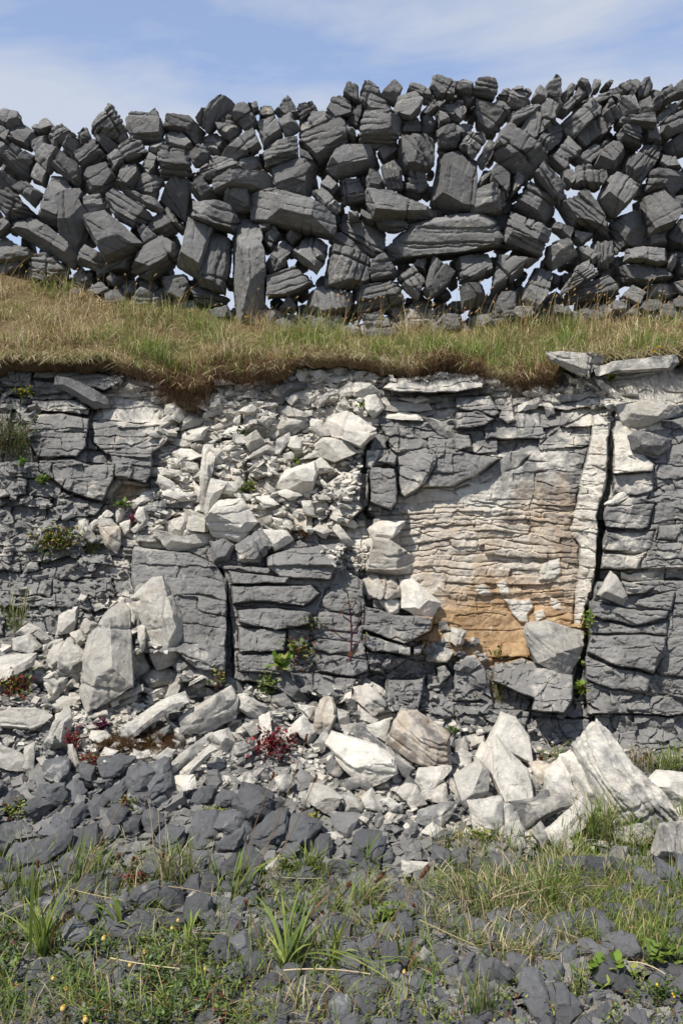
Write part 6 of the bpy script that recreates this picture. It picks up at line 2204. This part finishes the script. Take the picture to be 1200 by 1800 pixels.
REDS = [(.20, .018, .03), (.13, .015, .02), (.28, .04, .03), (.12, .09, .02)]
herb(100, 950, 38, 20, 420, 9, [GREEN, (.14, .11, .05), YGREEN, BROWN], [3, 2, 1, 1.5], 'small bush dotted with yellow flowers on the left ledge', fl=60)
herb(42, 690, 16, 8, 80, 9, [GREEN, YGREEN, BROWN], [2, 1, 1], 'small yellow-flowered plant high on the left of the rock face', fl=24)
herb(488, 1168, 14, 10, 26, 22, [(.14, .26, .03), YGREEN], [2, 1], 'bright green herb with broad leaves at the foot of the dark blocks')
herb(470, 1205, 16, 24, 110, 9, [YGREEN, GREEN], [1, 1], 'fine-leaved green herb below the broad-leaved one')
herb(525, 1140, 26, 24, 130, 10, [GREEN, YGREEN, (.16, .05, .03)], [2, 2, 2], 'red and green herb climbing on the dark blocks')
herb(550, 1095, 14, 14, 110, 7, [DGREEN, (.11, .08, .03)], [2, 1], 'dull green cushion growing in a joint of the dark blocks')
herb(482, 1308, 34, 26, 330, 9, REDS, [4, 3, 2, .5], 'deep red herb spreading among the pale rubble')
herb(25, 1205, 30, 22, 220, 10, REDS + [YGREEN, GREEN], [3, 2, 1, 1, 3, 2], 'red and yellow-green herb at the left edge of the rubble')
herb(130, 1300, 18, 22, 120, 8, REDS, [3, 2, 2, 1], 'red herb beside the upright white shard')
herb(180, 1275, 10, 12, 70, 9, [(.10, .02, .05), (.07, .015, .03)], [1, 1], 'dark purple herb on the white chips')
herb(165, 1335, 26, 10, 120, 8, REDS + [YGREEN], [2, 2, 1, 1, 3], 'red and yellow herb along the edge of the dark rocks')
herb(30, 1425, 22, 16, 130, 9, [YGREEN, GREEN, (.14, .06, .03)], [3, 2, 1], 'yellow-green herb on the far left dark rocks')
herb(105, 1395, 10, 14, 60, 9, [(.28, .26, .03), YGREEN], [1, 1], 'yellow herb in a gap of the far left dark rocks')
herb(232, 1412, 24, 14, 100, 9, [GREEN, (.15, .06, .03), YGREEN], [2, 1, 2], 'green and red herb behind the long slanted stalk')
herb(372, 1432, 22, 14, 110, 9, [(.24, .26, .03), YGREEN], [1, 2], 'yellow-green sprigs on the pale slab of the middle heap')
herb(540, 1442, 20, 13, 130, 8, [(.28, .25, .02), YGREEN], [2, 1], 'yellow sprigs at the edge of the pale rubble')
herb(500, 1520, 14, 13, 70, 9, [GREEN, YGREEN, (.2, .03, .02)], [2, 1, .7], 'green herb with one red fruit left of the compact tuft')
herb(440, 1505, 12, 12, 60, 9, [YGREEN, GREEN], [1, 1], 'light green herb behind the narrow plantain')
herb(845, 1470, 30, 10, 130, 10, [YGREEN, (.26, .24, .03), GREEN], [2, 1, 1], 'yellow-green herb under the front slabs')
herb(520, 1605, 10, 6, 14, 24, [GREEN, DGREEN], [1, 1], 'single dark green crinkled leaf rosette on the middle rocks')
herb(690, 1610, 34, 20, 150, 13, [GREEN, GREEN2], [1, 1], 'feathery green herb below the brown seed spikes')
herb(1062, 1705, 36, 18, 60, 26, [(.15, .24, .03), GREEN2, YGREEN], [2, 1, 1], 'round-leaved herb at the lower right')
herb(1165, 1680, 34, 24, 70, 24, [GREEN2, (.13, .2, .03)], [1, 1], 'broad-leaved herb at the right edge below the grass')
herb(1160, 1745, 40, 24, 260, 8, [DGREEN, GREEN], [1, 1], 'fine dark clover with tiny yellow flowers at the lower right corner', fl=8)
herb(235, 1545, 30, 12, 150, 8, REDS + [GREEN], [3, 2, 2, 1, 2], 'red herb around the pair of seed heads')
herb(385, 1785, 14, 10, 60, 9, REDS, [3, 2, 2, .5], 'red herb at the bottom edge beside the buds')
herb(1034, 1092, 8, 20, 90, 9, [(.13, .22, .03), YGREEN], [2, 1], 'green herb growing in the long black crack')
herb(1020, 1208, 10, 12, 40, 14, [(.15, .25, .03), YGREEN], [1, 1], 'bright herb at the foot of the long black crack')
herb(1020, 1165, 6, 8, 30, 8, [YGREEN, GREEN], [1, 1], 'tiny herb in the middle of the lower crack')
herb(418, 762, 12, 8, 34, 10, [DGREEN, GREEN], [1, 1], 'small dark green plant in the white scree')
herb(437, 858, 14, 12, 50, 11, [(.14, .15, .05), GREEN, YGREEN], [1, 1, 1], 'dusty green plant in the scree beside a dark joint')
herb(75, 845, 12, 8, 30, 13, [(.13, .22, .03), GREEN], [1, 1], 'bright green plant beside grey gravel on the left')
herb(215, 888, 14, 6, 24, 13, [(.12, .2, .03), GREEN], [1, 1], 'green plant under the ochre pocket at left')
herb(38, 812, 6, 6, 18, 11, [(.13, .24, .03)], [1], 'tiny bright plant under the bushy left tuft')
herb(635, 715, 7, 4, 16, 11, [(.2, .3, .03)], [1], 'tiny bright leaf under the curving white slab')
herb(520, 810, 5, 4, 12, 10, [(.2, .3, .03)], [1], 'tiny bright leaf in the middle of the scree')
herb(1072, 664, 10, 6, 30, 12, [(.13, .22, .03), RUST], [2, 1], 'small plant under the long slab at top right')
herb(1190, 640, 12, 7, 34, 12, [(.13, .22, .03), GREEN], [1, 1], 'small plant at the right end of the long slab')
herb(877, 1148, 8, 12, 34, 9, [GREEN, YGREEN, RUST], [1, 1, 1], 'small plant at the foot of the ochre panel')
herb(795, 1285, 10, 8, 40, 8, [GREEN, DGREEN], [1, 1], 'green plant right of the big ochre-faced block')
herb(950, 1330, 8, 8, 34, 8, [GREEN, RUST], [1, 1], 'small plant behind the rounded pale boulder')
herb(535, 940, 10, 6, 34, 8, [(.24, .15, .05), RUST], [1, 1], 'dry brown plant on the scree above the ledge')
herb(232, 912, 5, 10, 30, 8, [(.2, .03, .05), (.12, .02, .04)], [1, 1], 'red plant among the left white stones')
herb(385, 1195, 14, 14, 60, 9, [GREEN, (.2, .05, .03), YGREEN], [1, 1, 1], 'red-stemmed plant at the foot of the tall grey block')
herb(725, 627, 8, 5, 40, 7, [(.09, .03, .10), BROWN], [1, 1], 'dark purple plant on the turf edge')
# brown moss cushion under the long slab of the rubble pile
n = 2600
du, dv = pr.normal(0, 26, n), pr.normal(0, 9, n)
root = gnd(212 + du, 1305 + dv)
root[:, 1] -= .03
c0 = mixcol(n, [BROWN, RUST, (.14, .12, .03), (.07, .04, .02)], [3, 2, 1, 2])
m1 = blades(root, pr.uniform(.015, .045, n), pr.uniform(.3, 1.6, n), pr.uniform(0, 6.28, n), np.full(n, .0022), c0 * .8, c0 * 1.1)
tag(put('moss_cushion', m1), 'brown moss cushion on the white chips of the left rubble', 'moss', group='moss cushions')
du, dv = pr.normal(0, 22, n), pr.normal(0, 11, n)
root = gnd(282 + du, 1300 + dv)
root[:, 1] -= .03
m1 = blades(root, pr.uniform(.015, .045, n), pr.uniform(.3, 1.6, n), pr.uniform(0, 6.28, n), np.full(n, .0022), c0 * .8, c0 * 1.1)
tag(put('moss_cushion', m1), 'brown moss cushion under the raised end of the long pale slab', 'moss', group='moss cushions')

# --- the tall purple-stemmed plant on the dark blocks
base = gnd(615, 1160)
base[1] -= .05
Y = float(base[1])
e = empty('purple_stemmed_plant', tuple(base), 'upright purple-stemmed plant rising in front of the dark blocks', 'plant')
PUR = (.10, .022, .04)
put('stem', tube(bez(base, at(622, 1100, Y), at(610, 1040, Y), 14), .006, .003, PUR), e)
for a, m, b in (((617, 1120), (640, 1085), (626, 1058)), ((617, 1095), (600, 1080), (603, 1082)), ((618, 1130), (595, 1120), (586, 1108)), ((614, 1075), (625, 1065), (624, 1055)), ((616, 1135), (632, 1130), (636, 1122)), ((613, 1062), (605, 1055), (600, 1078))):
    put('branch', tube(bez(at(*a, Y), at(*m, Y - .03), at(*b, Y - .05), 7), .0032, .0018, PUR), e)
lp, lc_ = [], []
for (uu, vv, k) in ((588, 1108, 9), (640, 1120, 8), (626, 1058, 12), (603, 1080, 10), (611, 1036, 12), (616, 1152, 20), (612, 1062, 10), (619, 1098, 8)):
    for i in range(k):
        lp.append(at(uu + pr.normal(0, 4), vv + pr.normal(0, 4), Y - .03 - .03 * pr.random()))
        lc_.append(mixcol(1, [GREEN, (.12, .03, .05), YGREEN] if vv < 1150 else [(.14, .04, .03), RUST], [1, 1.6, .6] if vv < 1150 else [1, 1])[0])
n = len(lp)
put('leaves', leaves(np.array(lp), pr.uniform(.014, .03, n), pr.uniform(.006, .012, n), pr.uniform(0, 6.28, n), pr.uniform(-.5, .9, n), np.array(lc_)), e)
